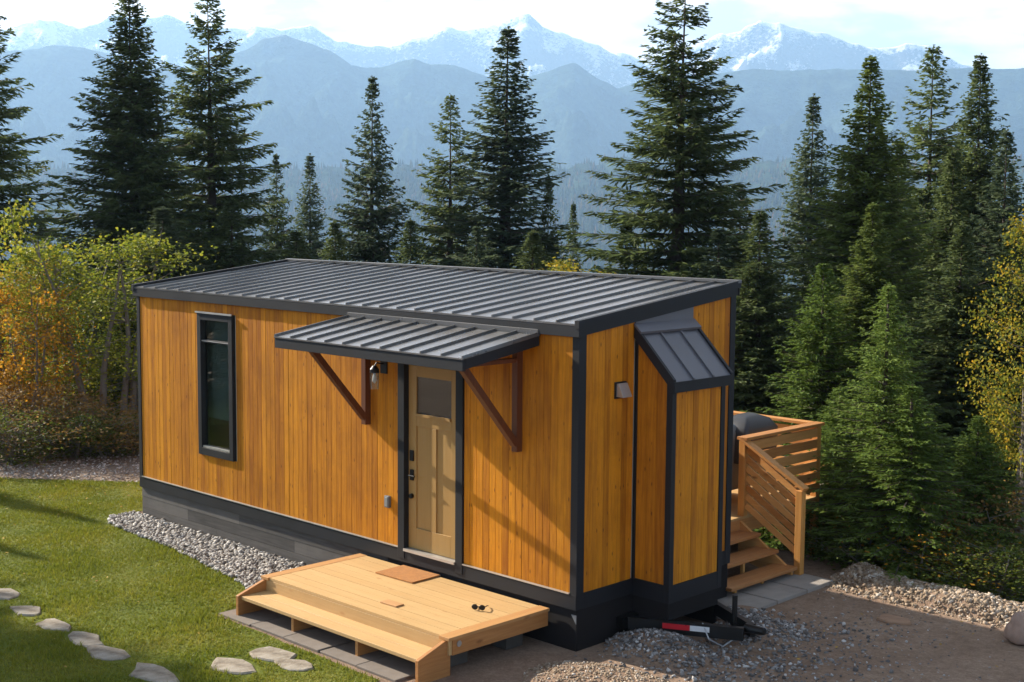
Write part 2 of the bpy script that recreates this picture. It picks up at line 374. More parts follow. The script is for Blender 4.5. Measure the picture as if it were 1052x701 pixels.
# far conifers on the opposite hillside: a wood that reads as one mass
def far_wood():
    n = 30000; g = np.random.default_rng(5)
    px = g.uniform(-150, 1200, n); d = 700+2000*g.uniform(0, 1, n)**.8
    a = YAW+np.arctan((px-526)/F_PX); X = CAM.x+d*np.sin(a); Y = CAM.y+d*np.cos(a)
    Z = np.empty(n)
    for i in range(n):
        z = max(gz(X[i], Y[i]), -150)
        if 1000 < d[i] < 2600:
            c_ = (221-interp(PROFA, px[i]))/F_PX*2600*math.cos(a[i]-YAW)+CAM.z; z = max(z, -160+(c_+160)*(1-((2600-d[i])/1600)**.85)-8)
        Z[i] = z-2
    h = g.uniform(11, 24, n); w = h*g.uniform(.16, .27, n); V = np.zeros((n, 12, 3))
    for t, (q0, q1, rr) in enumerate(((.05, .66, 1), (.42, 1, .55))):
        for k in range(5):
            aa = 2*np.pi*k/5+t; jw = w*rr*g.uniform(.65, 1.2, n); V[:, t*6+k] = np.stack([X+jw*np.cos(aa), Y+jw*np.sin(aa), Z+h*(q0+g.uniform(-.05, .05, n))], 1)
        V[:, t*6+5] = np.stack([X, Y, Z+h*q1], 1)
    f = np.array([(t*6+k, t*6+(k+1) % 5, t*6+5) for t in (0, 1) for k in range(5)])
    F = f[None]+(np.arange(n)*12)[:, None, None]
    me = np_mesh('distant_forest', V.reshape(-1, 3), F.reshape(-1, 3), mat_leaf('far_forest', [(.016, .028, .018), (.026, .042, .022), (.040, .052, .024), (.13, .07, .02)], .1, hue_noise=1.0, clump=.012, spec=0))
    tag(obj('distant_forest', me), 'hazy conifer forest covering the far valley side', 'forest', kind='stuff')
far_wood()

# ------------------------------------------------------------------ lawn, path
def sheet(name, poly, z, mat, kind='structure', cut=.25):
    """flat sheet with a slightly wandering edge"""
    pts = []
    for i in range(len(poly)):
        a, b = Vector((*poly[i], 0)), Vector((*poly[(i+1) % len(poly)], 0)); n = max(1, int((b-a).length/cut))
        for k in range(n):
            p = a.lerp(b, k/n); w = .05; p.x += w*noise.noise(p*2.1); p.y += w*noise.noise(p*2.1+Vector((9, 4, 0))); pts.append((p.x, p.y, z))
    me = bpy.data.meshes.new(name); me.from_pydata(pts, [], [tuple(range(len(pts)))]); me.materials.append(mat)
    return tag(obj(name, me), kind=kind)
LAWN = [(-12.35, -.35), (-10.4, 1.2), (-9.6, 2.1), (-8.7, 2.1), (-8.55, -.35), (-8.2, -.62), (-6.4, -.70), (-4.4, -.98), (-3.62, -1.28), (-3.55, -1.89), (-.72, -1.93), (-.62, -3), (-.4, -9), (-26, -9), (-22, -7)]
sheet('lawn', LAWN, G0+.006, M['lawn'])
sheet('gravel_path', [(-12.4, -.4), (-10.45, 1.15), (-9.7, 2.0), (-10.9, 3.4), (-12.6, 2.4), (-14.2, .75), (-24, -7.6), (-21.8, -7.4)], G0+.010, M['path'])
def inpoly(P, X, Y):
    c = np.zeros(len(X), bool); n = len(P)
    for i in range(n):
        x0, y0 = P[i]; x1, y1 = P[(i+1) % n]
        if y0 == y1: continue
        c ^= ((y0 > Y) != (y1 > Y)) & (X < (x1-x0)*(Y-y0)/(y1-y0)+x0)
    return c
STONES = [(-5.85, -3.23, .34, .22, 'small pale flagstone in the grass at the frame edge, end of the curved row'),
          (-5.04, -3.29, .36, .17, 'thin oval stepping stone in sun, next to the end one of the curved row'),
          (-4.38, -3.32, .36, .15, 'narrow pale stepping stone beside the dark shadow on the lawn, third along'),
          (-3.74, -3.31, .40, .18, 'wide flat grey stepping stone lying half in the tree shadow'),
          (-3.17, -3.36, .42, .20, 'large grey stepping stone with angular corners in the middle of the row'),
          (-2.33, -3.34, .46, .22, 'big light grey flagstone cut off by the bottom of the picture'),
          (-1.99, -2.68, .42, .24, 'tan flagstone in the grass, the one nearest the bottom of the grouped three'),
          (-2.02, -2.24, .38, .24, 'rough buff flagstone nearest the paver strip by the wooden step'),
          (-1.60, -2.25, .30, .17, 'small pale flagstone touching the rough buff one near the step')]
def grass():
    n = 330000
    X = rng.uniform(-14.5, .2, n); Y = rng.uniform(-6.2, 2.3, n)
    k = inpoly(LAWN, X, Y)
    for (sx, sy, a, b, _) in STONES: k &= ((X-sx)/(a*.80))**2+((Y-sy)/(b*.80))**2 > 1+.25*np.sin(X*31)*np.sin(Y*37)
    X, Y = X[k], Y[k]; n = len(X)
    h = rng.uniform(.016, .045, n)*(1+.5*np.sin(X*3.1+Y*1.7)*np.sin(Y*2.3-X)); az = rng.uniform(0, 2*np.pi, n); w = rng.uniform(.004, .009, n)
    lx = rng.normal(0, .020, n); ly = rng.normal(0, .020, n)
    V = np.zeros((n, 3, 3)); base = G0+.004
    V[:, 0] = np.stack([X-np.cos(az)*w, Y-np.sin(az)*w, np.full(n, base)], 1)
    V[:, 1] = np.stack([X+np.cos(az)*w, Y+np.sin(az)*w, np.full(n, base)], 1)
    V[:, 2] = np.stack([X+lx, Y+ly, base+h], 1)
    me = np_mesh('grass', V.reshape(-1, 3), np.arange(n*3).reshape(-1, 3), M['grassb'])
    tag(obj('grass', me), 'short yellow green grass of the lawn beside the cabin', 'grass', kind='stuff')
grass()

# ------------------------------------------------------------------ stones
ico = None
def ico_verts():
    p = (1+5**.5)/2
    v = np.array([(-1, p, 0), (1, p, 0), (-1, -p, 0), (1, -p, 0), (0, -1, p), (0, 1, p), (0, -1, -p), (0, 1, -p), (p, 0, -1), (p, 0, 1), (-p, 0, -1), (-p, 0, 1)], float)
    f = np.array([(0, 11, 5), (0, 5, 1), (0, 1, 7), (0, 7, 10), (0, 10, 11), (1, 5, 9), (5, 11, 4), (11, 10, 2), (10, 7, 6), (7, 1, 8), (3, 9, 4), (3, 4, 2), (3, 2, 6), (3, 6, 8), (3, 8, 9), (4, 9, 5), (2, 4, 11), (6, 2, 10), (8, 6, 7), (9, 8, 1)])
    return v/np.linalg.norm(v[0]), f
def pebbles(name, X, Y, Z, size, mat, label, rough=.22, flat=.65, smooth=False):
    v, f = ico_verts(); n = len(X)
    A = rng.normal(size=(n, 3, 3)); Q = np.linalg.qr(A)[0]
    sc = size[:, None]*np.stack([rng.uniform(.8, 1.3, n), rng.uniform(.6, 1.0, n), rng.uniform(.5, .85, n)], 1)
    P = v[None]*(1+rng.normal(0, rough, (n, 12, 1)))*sc[:, None, :]
    P = np.einsum('nij,nkj->nki', Q, P); P[:, :, 2] *= flat
    P += np.stack([X, Y, Z], 1)[:, None]
    Fc = f[None]+(np.arange(n)*12)[:, None, None]
    me = np_mesh(name, P.reshape(-1, 3), Fc.reshape(-1, 3), mat, smooth)
    return tag(obj(name, me), label, 'gravel', kind='stuff')
# rounded drain rock along the skirting
GR = [(-8.55, -.02), (-8.5, -.42), (-8.1, -.64), (-6.4, -.72), (-4.4, -1.0), (-3.45, -1.30), (-3.35, -.02)]
n = 9000; X = rng.uniform(-8.6, -3.3, n); Y = rng.uniform(-1.35, -.03, n); k = inpoly(GR, X, Y); X, Y = X[k], Y[k]
pebbles('drain_rock', X, Y, G0+.012+rng.uniform(0, .03, len(X)), rng.uniform(.018, .040, len(X)), M['cobble'], 'rounded grey river stones filling the bed along the dark skirting', .10, .75, True)
# crushed rock spilled round the trailer end
def mound(cx, cy, rx, ry, h):
    return lambda X, Y: h*np.clip(1-((X-cx)/rx)**2-((Y-cy)/ry)**2, 0, 1)**1.2
MO = [mound(.55, .62, .62, .50, .17), mound(.95, 1.75, .55, .6, .12), mound(.45, 2.2, .35, .4, .08)]
def mh(X, Y): return sum(m(X, Y) for m in MO)
def mound_mesh(name, fn, x0, x1, y0, y1, mat, label, nn=46, bumpy=.02):
    xs = np.linspace(x0, x1, nn); ys = np.linspace(y0, y1, nn); V = []; F = []
    for x in xs:
        for y in ys: 
            h = float(fn(np.array([x]), np.array([y]))[0]); V.append((x, y, G0-.03+(h+.03+bumpy*noise.fractal(Vector((x*5, y*5, 0)), 1, 2, 4) if h > .003 else 0)))
    for i in range(nn-1):
        for j in range(nn-1): F.append((i*nn+j, (i+1)*nn+j, (i+1)*nn+j+1, i*nn+j+1))
    return tag(obj(name, np_mesh(name, V, F, mat, True)), label, kind='structure')
mound_mesh('gravel_mound', mh, -.1, 2.2, -.2, 3.2, M['ground'], None, 60, .01)
n = 14000; X = rng.uniform(-.1, 3.0, n); Y = rng.uniform(-.3, 3.2, n)
dens = np.clip(mh(X, Y)*14, 0, 1)+.45*np.exp(-((X-1.3)/.8)**2-((Y-1.1)/1.2)**2)
k = (rng.uniform(0, 1, n) < dens) & ~((X < .03) & (Y < 2.1)) & ~((X < .55) & (Y > 2.2) & (Y < 4)) & ~((X < .52) & (Y > .8) & (Y < 1.8))
X, Y = X[k], Y[k]
pebbles('crushed_rock', X, Y, G0+mh(X, Y)+rng.uniform(-.004, .012, len(X)), rng.uniform(.008, .023, len(X))*rng.choice([1, 1, 1.4], len(X)), M['crushed'], 'crushed blue grey rock heaped under the cabin corner', .25, .8)
n = 9000; X = rng.uniform(-.5, 6.5, n); Y = rng.uniform(-3.2, 4.2, n)
k = (rng.uniform(0, 1, n) < np.clip(.35+.6*np.sin(X*2.1+1)*np.sin(Y*1.7), .1, 1)) & ~((X < .6) & (Y > -.1) & (Y < 4)) & ~((X < 0) & (Y > -2)); X, Y = X[k], Y[k]
pebbles('loose_stones', X, Y, np.full(len(X), G0+.002), rng.uniform(.005, .016, len(X)), M['crushed'], 'small loose stones scattered over the brown dirt yard', .2, .7)
# sunlit dirt heap in the foreground and the rubble bank by the trees
def heap(X, Y):
    return .11*np.clip(1-((X-.95)/.95)**2-((Y+.62)/.62)**2, 0, 1)**.9
mound_mesh('dirt_mound', heap, 0, 2.0, -1.3, .05, M['ground'], None, 50, .012)
n = 2600; X = rng.uniform(.05, 1.9, n); Y = rng.uniform(-1.2, 0, n); k = heap(X, Y) > .01; X, Y = X[k], Y[k]
pebbles('dirt_crumbs', X, Y, G0+heap(X, Y)+.004, rng.uniform(.005, .02, len(X)), M['rubble'], 'tan crumbs and pebbles on the low sunlit dirt heap', .25, .8)
def bank(X, Y):
    s = .5+.5*np.sin(X*2.7+.6)*np.sin(X*1.1+1.0)
    return (.10+.13*s)*np.clip(1-((Y-4.33-.05*np.sin(X*2.3))/.33)**2, 0, 1)**.8*np.clip((X-.35)/.3, 0, 1)*np.clip((9-X)/1, 0, 1)
def bank_mesh():
    xs = np.linspace(.3, 9.2, 150); ys = np.linspace(3.6, 5.0, 26); V = []; F = []
    for x in xs:
        for y in ys:
            h = float(bank(np.array([x]), np.array([y]))[0]); g = gz(x, y); V.append((x, y, (g+h+.025*noise.fractal(Vector((x*5, y*5, 0)), 1, 2, 4)) if h > .004 else g-.03))
    for i in range(149):
        for j in range(25): F.append((i*26+j, (i+1)*26+j, (i+1)*26+j+1, i*26+j+1))
    tag(obj('rubble_bank', np_mesh('rubble_bank', V, F, M['ground'], True)), kind='structure')
bank_mesh()
n = 22000; X = rng.uniform(.4, 9, n); Y = rng.normal(4.25, .2, n); k = (Y > 3.62) & (Y < 4.5) & (rng.uniform(0, 1, n) < .25+.75*(Y > 3.8)); X, Y = X[k], Y[k]
pebbles('bank_rubble', X, Y, G0+bank(X, Y)+.004, rng.uniform(.005, .020, len(X))*rng.choice([.7, 1, 1, 2.0], len(X)), M['rubble'], 'broken tan rubble and stones along the bank below the trees', .28, .85)
n = 2600; X = rng.uniform(-13.5, -9.8, n); Y = rng.uniform(-.5, 3, n); k = inpoly([(-12.4, -.4), (-10.45, 1.15), (-9.7, 2.0), (-10.9, 3.4), (-12.6, 2.4), (-14.2, .75)], X, Y); X, Y = X[k], Y[k]
pebbles('path_stones', X, Y, np.full(len(X), G0+.012), rng.uniform(.010, .032, len(X)), M['cobble'], 'grey stones of the gravel path beyond the lawn', .2, .8)

def slab_stone(name, x, y, a, b, h, mat, label, cat, group=None, rz=0, seed=0, n=9, top=.03):
    mb = MB(); r = random.Random(seed); lo = []; hi = []; md = []
    for k in range(n):
        t = 2*math.pi*k/n+r.uniform(-.18, .18); q = r.uniform(.70, 1.12)
        lo.append((x+a*q*math.cos(t+rz), y+b*q*math.sin(t+rz), G0-.03)); md.append((x+a*q*math.cos(t+rz), y+b*q*math.sin(t+rz), G0+h*.55)); hi.append((x+a*q*.93*math.cos(t+rz), y+b*q*.93*math.sin(t+rz), G0+h+r.uniform(-.004, .006)))
    c = (x, y, G0+h+.005)
    V = lo+md+hi+[c]; F = [(k, (k+1) % n, n+(k+1) % n, n+k) for k in range(n)]+[(n+k, n+(k+1) % n, 2*n+(k+1) % n, 2*n+k) for k in range(n)]+[(2*n+k, 2*n+(k+1) % n, 3*n) for k in range(n)]
    V = [(vx-x, vy-y, vz-G0) for vx, vy, vz in V]
    mb.poly(V, F); o = mb.build(name, mat); o.location = (x, y, G0); return tag(o, label, cat, group)
for i, (x, y, a, b, lab) in enumerate(STONES):
    slab_stone('stepping_stone', x, y, a*.84, b*.88, .024, M['flag'], lab, 'stepping stone', 'flagstones laid in the lawn', rz=i*.05, seed=i+3)
slab_stone('rust_stone', 1.72, 3.22, .22, .13, .03, mat_plain('rusty_stone', (.30, .18, .11), .9, 0, .3, 9, bstr=.6), 'flat rusty orange stone lying on the shaded dirt yard', 'stone', seed=5)

def fallen():
    n = 900; g = np.random.default_rng(9); X = g.uniform(-13, 3.5, n); Y = g.uniform(-6, 4, n); k = (Y < -2.0) | (X > .7) | (X < -8.8); k &= (g.uniform(0, 1, n) < np.where(X < -8, .9, .45)); X, Y = X[k], Y[k]; n = len(X)
    Z = G0+np.where(X < -.6, .038, .012)+g.uniform(0, .006, n); A_ = np.stack([X, Y, Z], 1); a = g.uniform(0, 6.28, n); ln = g.uniform(.025, .055, n)
    B_ = A_+np.stack([np.cos(a)*ln, np.sin(a)*ln, g.uniform(-.004, .014, n)], 1); W_ = np.stack([-np.sin(a)*ln*.32, np.cos(a)*ln*.32, g.uniform(-.006, .006, n)], 1); m_ = (A_+B_)/2
    V = np.stack([A_, m_+W_, B_, m_-W_], 1).reshape(-1, 3)
    tag(obj('fallen_leaves', np_mesh('fallen_leaves', V, np.arange(len(V)).reshape(-1, 4), mat_leaf('fallen_leaf', [(.16, .09, .03), (.42, .26, .05), (.60, .42, .10)], .1))), 'yellow and brown fallen leaves scattered over lawn and yard', 'leaves', kind='stuff')
fallen()

# ------------------------------------------------------------------ small box-like ground slabs
def slab(name, x0, x1, y0, y1, z1, mat, label, cat, group, z0=G0-.05):
    cx, cy = (x0+x1)/2, (y0+y1)/2
    mb = MB().box(x0-cx, x1-cx, y0-cy, y1-cy, z0-G0, z1-G0); o = mb.build(name, mat, bevel=.008); o.location = (cx, cy, G0); return tag(o, label, cat, group)
PL = ['end concrete paver beside the cheek board and the gravel bed', 'concrete paver next to the end one by the gravel bed, under the step', 'middle paver of the strip in front of the wooden step', 'paver between the middle one and the last one before the dirt yard', 'last concrete paver of the strip, beside the dirt yard']
for i in range(5):
    x0 = -3.52+i*.59
    slab('concrete_paver', x0, x0+.578, -1.86+.01*(i % 2), -1.35, G0+.022+.004*(i % 3), M['paver'], PL[i], 'paver', 'pavers in front of the wooden step')
for i, (y0, y1, lab) in enumerate(((2.20, 2.84, 'square concrete slab below the rear steps, nearest the cabin wall'), (2.86, 3.46, 'middle concrete slab below the rear steps'), (3.48, 4.05, 'outer concrete slab below the rear steps, at the rubble bank'))):
    slab('concrete_slab', -.30, .50, y0, y1, G0+.04+.003*i, M['concrete'], lab, 'slab', 'slabs at the foot of the rear steps')

# ------------------------------------------------------------------ THE CABIN
LX, W, HF, HB = -8.33, 2.58, 2.6, 2.90
def roofz(y): return HF+(HB-HF)*y/W
H = empty('tiny_house', (LX/2, W/2, G0), 'small cabin on a trailer with orange cedar boards and black standing seam roof', 'tiny house')
def boards_y(mb, x0, x1, y, zlo, zhi, out=-1, pitch=.094, th=.022, seed=1, holes=()):
    """vertical tongue and groove boards on a wall facing -y (out=-1) or +y"""
    r = random.Random(seed); n = max(1, round((x1-x0)/pitch)); p = (x1-x0)/n; c = .0035
    for i in range(n):
        a, b = x0+i*p+.0006, x0+(i+1)*p-.0006; t = th+r.uniform(-.0015, .0015); m = (a+b)/2
        segs = [(zlo(m) if callable(zlo) else zlo, zhi(m) if callable(zhi) else zhi)]
        for (hx0, hx1, hz0, hz1) in holes:
            if b > hx0+.02 and a < hx1-.02:
                ns = []
                for s0, s1 in segs:
                    if s1 <= hz0 or s0 >= hz1: ns.append((s0, s1)); continue
                    if s0 < hz0: ns.append((s0, hz0))
                    if s1 > hz1: ns.append((hz1, s1))
                segs = ns
        for s0, s1 in segs: mb.prism([(a, y), (b, y), (b, y+out*(t-c)), (b-c, y+out*t), (a+c, y+out*t), (a, y+out*(t-c))], 'z', s0, s1)
    return mb
def boards_x(mb, y0, y1, x, zlo, zhi, out=1, pitch=.094, th=.022, seed=1, shear=None):
    """same on a wall facing +x; zhi may be a function of y (sloping top)"""
    r = random.Random(seed); n = max(1, round((y1-y0)/pitch)); p = (y1-y0)/n; c = .0035
    for i in range(n):
        a, b = y0+i*p+.0006, y0+(i+1)*p-.0006; t = th+r.uniform(-.0015, .0015)
        prof = [(a, x), (b, x), (b, x+out*(t-c)), (b-c, x+out*t), (a+c, x+out*t), (a, x+out*(t-c))]
        zt = [zhi(q[0]) if callable(zhi) else zhi for q in prof]
        vs = [(q[1], q[0], zlo) for q in prof]+[(q[1], q[0], z) for q, z in zip(prof, zt)]
        mb.poly(vs, [tuple(range(6))[::-1], tuple(range(6, 12))]+[(k, (k+1) % 6, 6+(k+1) % 6, 6+k) for k in range(6)])
    return mb
WIN = (-6.76, -5.94, .545, 2.455)      # outer frame of the tall window
DOOR = (-2.68, -1.62, -.02, 2.13)
# structural shell with openings (dark sheathing seen only in the grooves)
sh = MB()
def wall_y(y0, y1, hz, holes):
    xs = sorted({LX+.012, -.012, *[h[0] for h in holes], *[h[1] for h in holes]})
    for a, b in zip(xs, xs[1:]):
        hh = [h for h in holes if h[0] <= a+1e-6 and h[1] >= b-1e-6]
        if not hh: sh.box(a, b, y0, y1, 0, hz)
        else:
            if hh[0][2] > .01: sh.box(a, b, y0, y1, 0, hh[0][2])
            sh.box(a, b, y0, y1, hh[0][3], hz)
wall_y(.012, .10, 2.55, [(WIN[0]+.03, WIN[1]-.03, WIN[2]+.03, WIN[3]-.03), (DOOR[0]+.03, DOOR[1]-.03, 0, DOOR[3])])
BW = (-8.0, -5.4, .7, 2.3)  # unseen rear window, put in and widened to let light into the room
wall_y(W-.10, W-.012, 2.80, [BW, (-4.2, -2.4, 0, 2.1)])
for x0, x1 in ((LX+.012, LX+.10), (-.10, -.012)):
    sh.poly([(x0, .11, 0), (x1, .11, 0), (x1, W-.11, 0), (x0, W-.11, 0), (x0, .11, 2.56), (x1, .11, 2.56), (x1, W-.11, 2.80), (x0, W-.11, 2.80)], [(0, 3, 2, 1), (4, 5, 6, 7), (0, 1, 5, 4), (1, 2, 6, 5), (2, 3, 7, 6), (3, 0, 4, 7)])
sh.build('interior_wall', M['inner'], H)
MB().box(LX+.11, -.11, .11, W-.11, -.02, .02).build('inner_floor', mat_plain('floor_planks', (.30, .2, .12), .5), H)
for yb, hs in ((W-.055, (BW, (-4.2, -2.4, 0.02, 2.1))),):
    for (a, b, c, d) in hs: MB().box(a+.004, b-.004, yb-.003, yb+.003, c+.004, d-.004).build('unseen_rear_pane', M['glass'], H)

fwall = boards_y(MB(), LX+.06, DOOR[0]-.002, .01, .012, 2.585, seed=3, holes=[WIN])
fwall.build('front_wall', M['cedar'], H)
boards_y(MB(), DOOR[1]+.002, -.075, .01, .012, 2.585, seed=4).build('front_wall', M['cedar'], H)
boards_x(MB(), .095, .835, -.01, .02, lambda y: roofz(y)+.0, seed=5).build('end_wall', M['cedar'], H)
boards_x(MB(), 1.815, 2.50, -.01, .02, lambda y: roofz(y)+.0, seed=6).build('end_wall', M['cedar'], H)
boards_x(MB(), .06, W-.06, LX+.01, .02, lambda y: roofz(y)+.0, out=-1, seed=7).build('end_wall', M['cedar'], H)
boards_y(MB(), LX+.06, -.06, W-.01, .02, 2.84, out=1, seed=8, holes=[(BW[0], BW[1], BW[2], BW[3]), (-4.2, -2.4, 0, 2.1)]).build('rear_wall', M['cedar'], H)
# black trim
for nm, (x0, x1, y0, y1, zt) in {'a': (-.072, .018, -.022, .088, HF), 'b': (LX-.018, LX+.058, -.022, .058, HF), 'c': (-.072, .018, W-.075, W+.022, HB), 'd': (LX-.018, LX+.058, W-.058, W+.022, HB)}.items():
    MB().box(x0, x1, y0, y1, -.14, zt+.03).build('corner_trim', M['black'], H, bevel=.003)
MB().box(LX-.016, .016, -.026, .008, -.145, .008).build('base_trim', M['black'], H, bevel=.002)
MB().box(-.008, .016, .09, W-.077, -.145, .018).build('base_trim', M['black'], H)
MB().box(LX+.06, DOOR[0], -.034, -.010, .0085, .020).build('drip_edge', M['flash'], H)
MB().box(DOOR[1], -.074, -.034, -.010, .0085, .020).build('drip_edge', M['flash'], H)
MB().poly([(-.005, .84, 2.585), (.022, .84, 2.585), (.022, 1.81, 2.585), (-.005, 1.81, 2.585), (-.005, .84, roofz(.84)+.02), (.022, .84, roofz(.84)+.02), (.022, 1.81, roofz(1.81)+.02), (-.005, 1.81, roofz(1.81)+.02)],
          [(0, 3, 2, 1), (4, 5, 6, 7), (0, 1, 5, 4), (1, 2, 6, 5), (2, 3, 7, 6), (3, 0, 4, 7)]).build('header_panel', M['bayroof'], H)
# skirting
sk = MB()
for i, (a, b) in enumerate(((-.60, -.44), (-.436, -.29), (-.286, -.15))):
    x = LX; ln = (1.9, 1.2, 2.44)[i]
    while x < -2.91:
        e_ = min(x+ln, -2.9); sk.box(x, e_-.003, .004+.002*(i % 2), .028, a, b); x = e_; ln = 2.44
sk.build('skirting', M['grey_board'], H)
MB().box(-2.898, .0, .004, .028, -.62, -.147).build('skirting', M['skirt'], H)
MB().box(-.024, .0, .03, .93, -.62, -.147).build('skirting', M['skirt'], H)
MB().box(-.024, .0, 1.75, W, -.62, -.147).build('skirting', M['skirt'], H)
MB().box(LX, LX+.024, .03, W, -.62, -.147).build('skirting', M['grey_board'], H)
MB().box(LX+.03, -.03, W-.028, W-.004, -.62, -.147).build('skirting', M['skirt'], H)
for z in (-.40, -.27): MB().box(.0, .003, .80, .90, z-.0, z+.0) if False else None
MB().box(.001, .006, .83, .92, -.45, -.42).build('white_tag', M['white'], H)
MB().poly([(-.06, -.006, -.20), (.004, -.006, -.20), (.004, -.006, -.29), (-.06, .002, -.20), (.004, .002, -.20), (.004, .002, -.29)], [(0, 1, 2), (5, 4, 3), (0, 3, 4, 1), (1, 4, 5, 2), (2, 5, 3, 0)]).build('bracket', M['steel'], H)

# standing seam roof
def seam_roof(x0, x1, y0, z0, y1, z1, th, pitch, rib_h, rib_w, name, mat, parent, axis='y'):
    """sheet sloping in y with raised ribs every pitch along x"""
    mb = MB(); n = max(1, round((x1-x0)/pitch)); p = (x1-x0)/n
    mb.poly([(x0, y0, z0-th), (x1, y0, z0-th), (x1, y1, z1-th), (x0, y1, z1-th), (x0, y0, z0), (x1, y0, z0), (x1, y1, z1), (x0, y1, z1)], [(0, 3, 2, 1), (4, 5, 6, 7), (0, 1, 5, 4), (1, 2, 6, 5), (2, 3, 7, 6), (3, 0, 4, 7)])
    for i in range(n+1):
        x = min(max(x0+i*p, x0+rib_w/2), x1-rib_w/2); w = rib_w/2; e = .001
        a, b = y0+.004, y1-.004
        za, zb = z0+.0005, z1+.0005
        mb.poly([(x-w, a, za-.004), (x+w, a, za-.004), (x+w, b, zb-.004), (x-w, b, zb-.004), (x-w*.6, a, za+rib_h), (x+w*.6, a, za+rib_h), (x+w*.6, b, zb+rib_h), (x-w*.6, b, zb+rib_h)], [(0, 3, 2, 1), (4, 5, 6, 7), (0, 1, 5, 4), (1, 2, 6, 5), (2, 3, 7, 6), (3, 0, 4, 7)])
    return mb.build(name, mat, parent)
o_ = .045; sl = (HB-HF)/W
zr0 = HF+.125-sl*o_; zr1 = HB+.125+sl*o_
roof = seam_roof(LX-o_, o_, -o_-.02, zr0, W+o_, zr1, .02, .305, .024, .020, 'roof', M['roof'], H)
def sloped(mb, x0, x1, y0, y1, lo, hi):
    return mb.poly([(x0, y0, lo(y0)), (x1, y0, lo(y0)), (x1, y1, lo(y1)), (x0, y1, lo(y1)), (x0, y0, hi(y0)), (x1, y0, hi(y0)), (x1, y1, hi(y1)), (x0, y1, hi(y1))], [(0, 3, 2, 1), (4, 5, 6, 7), (0, 1, 5, 4), (1, 2, 6, 5), (2, 3, 7, 6), (3, 0, 4, 7)])
rz = lambda y: zr0+(zr1-zr0)*(y+o_+.02)/(W+2*o_+.02)
MB().box(LX-o_-.004, o_+.004, -o_-.018, -.024, HF-.012, zr0-.022).build('fascia', M['black'], roof, bevel=.003)
sloped(MB(), .019, o_-.001, -.022, W+.02, lambda y: rz(y)-.125, lambda y: rz(y)-.022).build('fascia', M['black'], roof)
sloped(MB(), LX-o_+.001, LX-.019, -.022, W+.02, lambda y: rz(y)-.125, lambda y: rz(y)-.022).build('fascia', M['black'], roof)
MB().box(LX-o_-.004, o_+.004, W+.024, W+o_-.002, HB-.0, zr1-.023).build('fascia', M['black'], roof)
# folded edge flashings: pale drip at the front eave, verge caps
sloped(MB(), o_-.045, o_+.012, -o_-.03, W+o_+.012, lambda y: rz(y)-.045, lambda y: rz(y)+.034).build('verge_cap', M['black'], roof)
sloped(MB(), LX-o_-.012, LX-o_+.045, -o_-.03, W+o_+.012, lambda y: rz(y)-.045, lambda y: rz(y)+.034).build('verge_cap', M['black'], roof)
MB().box(LX-o_-.013, o_+.013, W+o_-.05, W+o_+.02, zr1+.004, zr1+.040).build('ridge_cap', M['roof'], roof, bevel=.004)

# tall window
wf = MB(); a, b, c, d = WIN; fy0, fy1 = -.045, .05
wf.box(a, a+.085, fy0, fy1, c, d).box(b-.085, b, fy0, fy1, c, d).box(a+.085, b-.085, fy0, fy1, d-.10, d).box(a+.085, b-.085, fy0, fy1, c, c+.10)
win = wf.build('window', M['black'], H, bevel=.004)
MB().box(a+.084, b-.084, -.024, .03, 2.055, 2.095).build('transom', M['black'], win, bevel=.003)
MB().box(a+.084, b-.084, -.030, -.025, 2.072, 2.082).build('transom_bead', M['flash'], win)
MB().box(a+.100, b-.100, -.035, -.0, c+.105, c+.125).build('sill_bead', M['flash'], win)
MB().box(a+.087, b-.087, .004, .010, 2.097, d-.102).build('pane', M['glass'], win)
MB().box(a+.087, b-.087, .004, .010, c+.102, 2.053).build('pane', M['glass'], win)
MB().box(a-.015, b+.015, -.062, -.0455, d-.01, d+.012).build('head_flashing', M['flash'], win)
cu = MB(); xs_ = np.linspace(-7.0, -6.10, 29)
for x0_, x1_, k_ in zip(xs_, xs_[1:], range(28)): cu.poly([(x0_, .13+.02*math.sin(k_*1.5), 1.02), (x1_, .13+.02*math.sin(k_*1.5+1.5), 1.02), (x1_, .13+.02*math.sin(k_*1.5+1.5), 2.40), (x0_, .13+.02*math.sin(k_*1.5), 2.40)], [(0, 1, 2, 3)])
cu.build('curtain', mat_plain('sage_curtain', (.70, .78, .70), .9, 0, .1), H)
# what one sees through it: a bed with a red blanket against the pale green wall
bed = empty('bed', (-7.0, 1.1, 0.02), 'bed with a red patterned blanket seen through the tall window', 'bed')
MB().box(-8.15, -6.0, .30, 1.9, .12, .58).build('mattress', M['sheet'], bed, bevel=.04)
MB().box(-7.4, -6.02, .24, 1.94, .56, .95).build('blanket', M['blanket'], bed, bevel=.03)
for x in (-8.05, -6.1):
    for y in (.4, 1.8): MB().box(x-.03, x+.03, y-.03, y+.03, .02, .12).build('leg', M['iron'], bed)

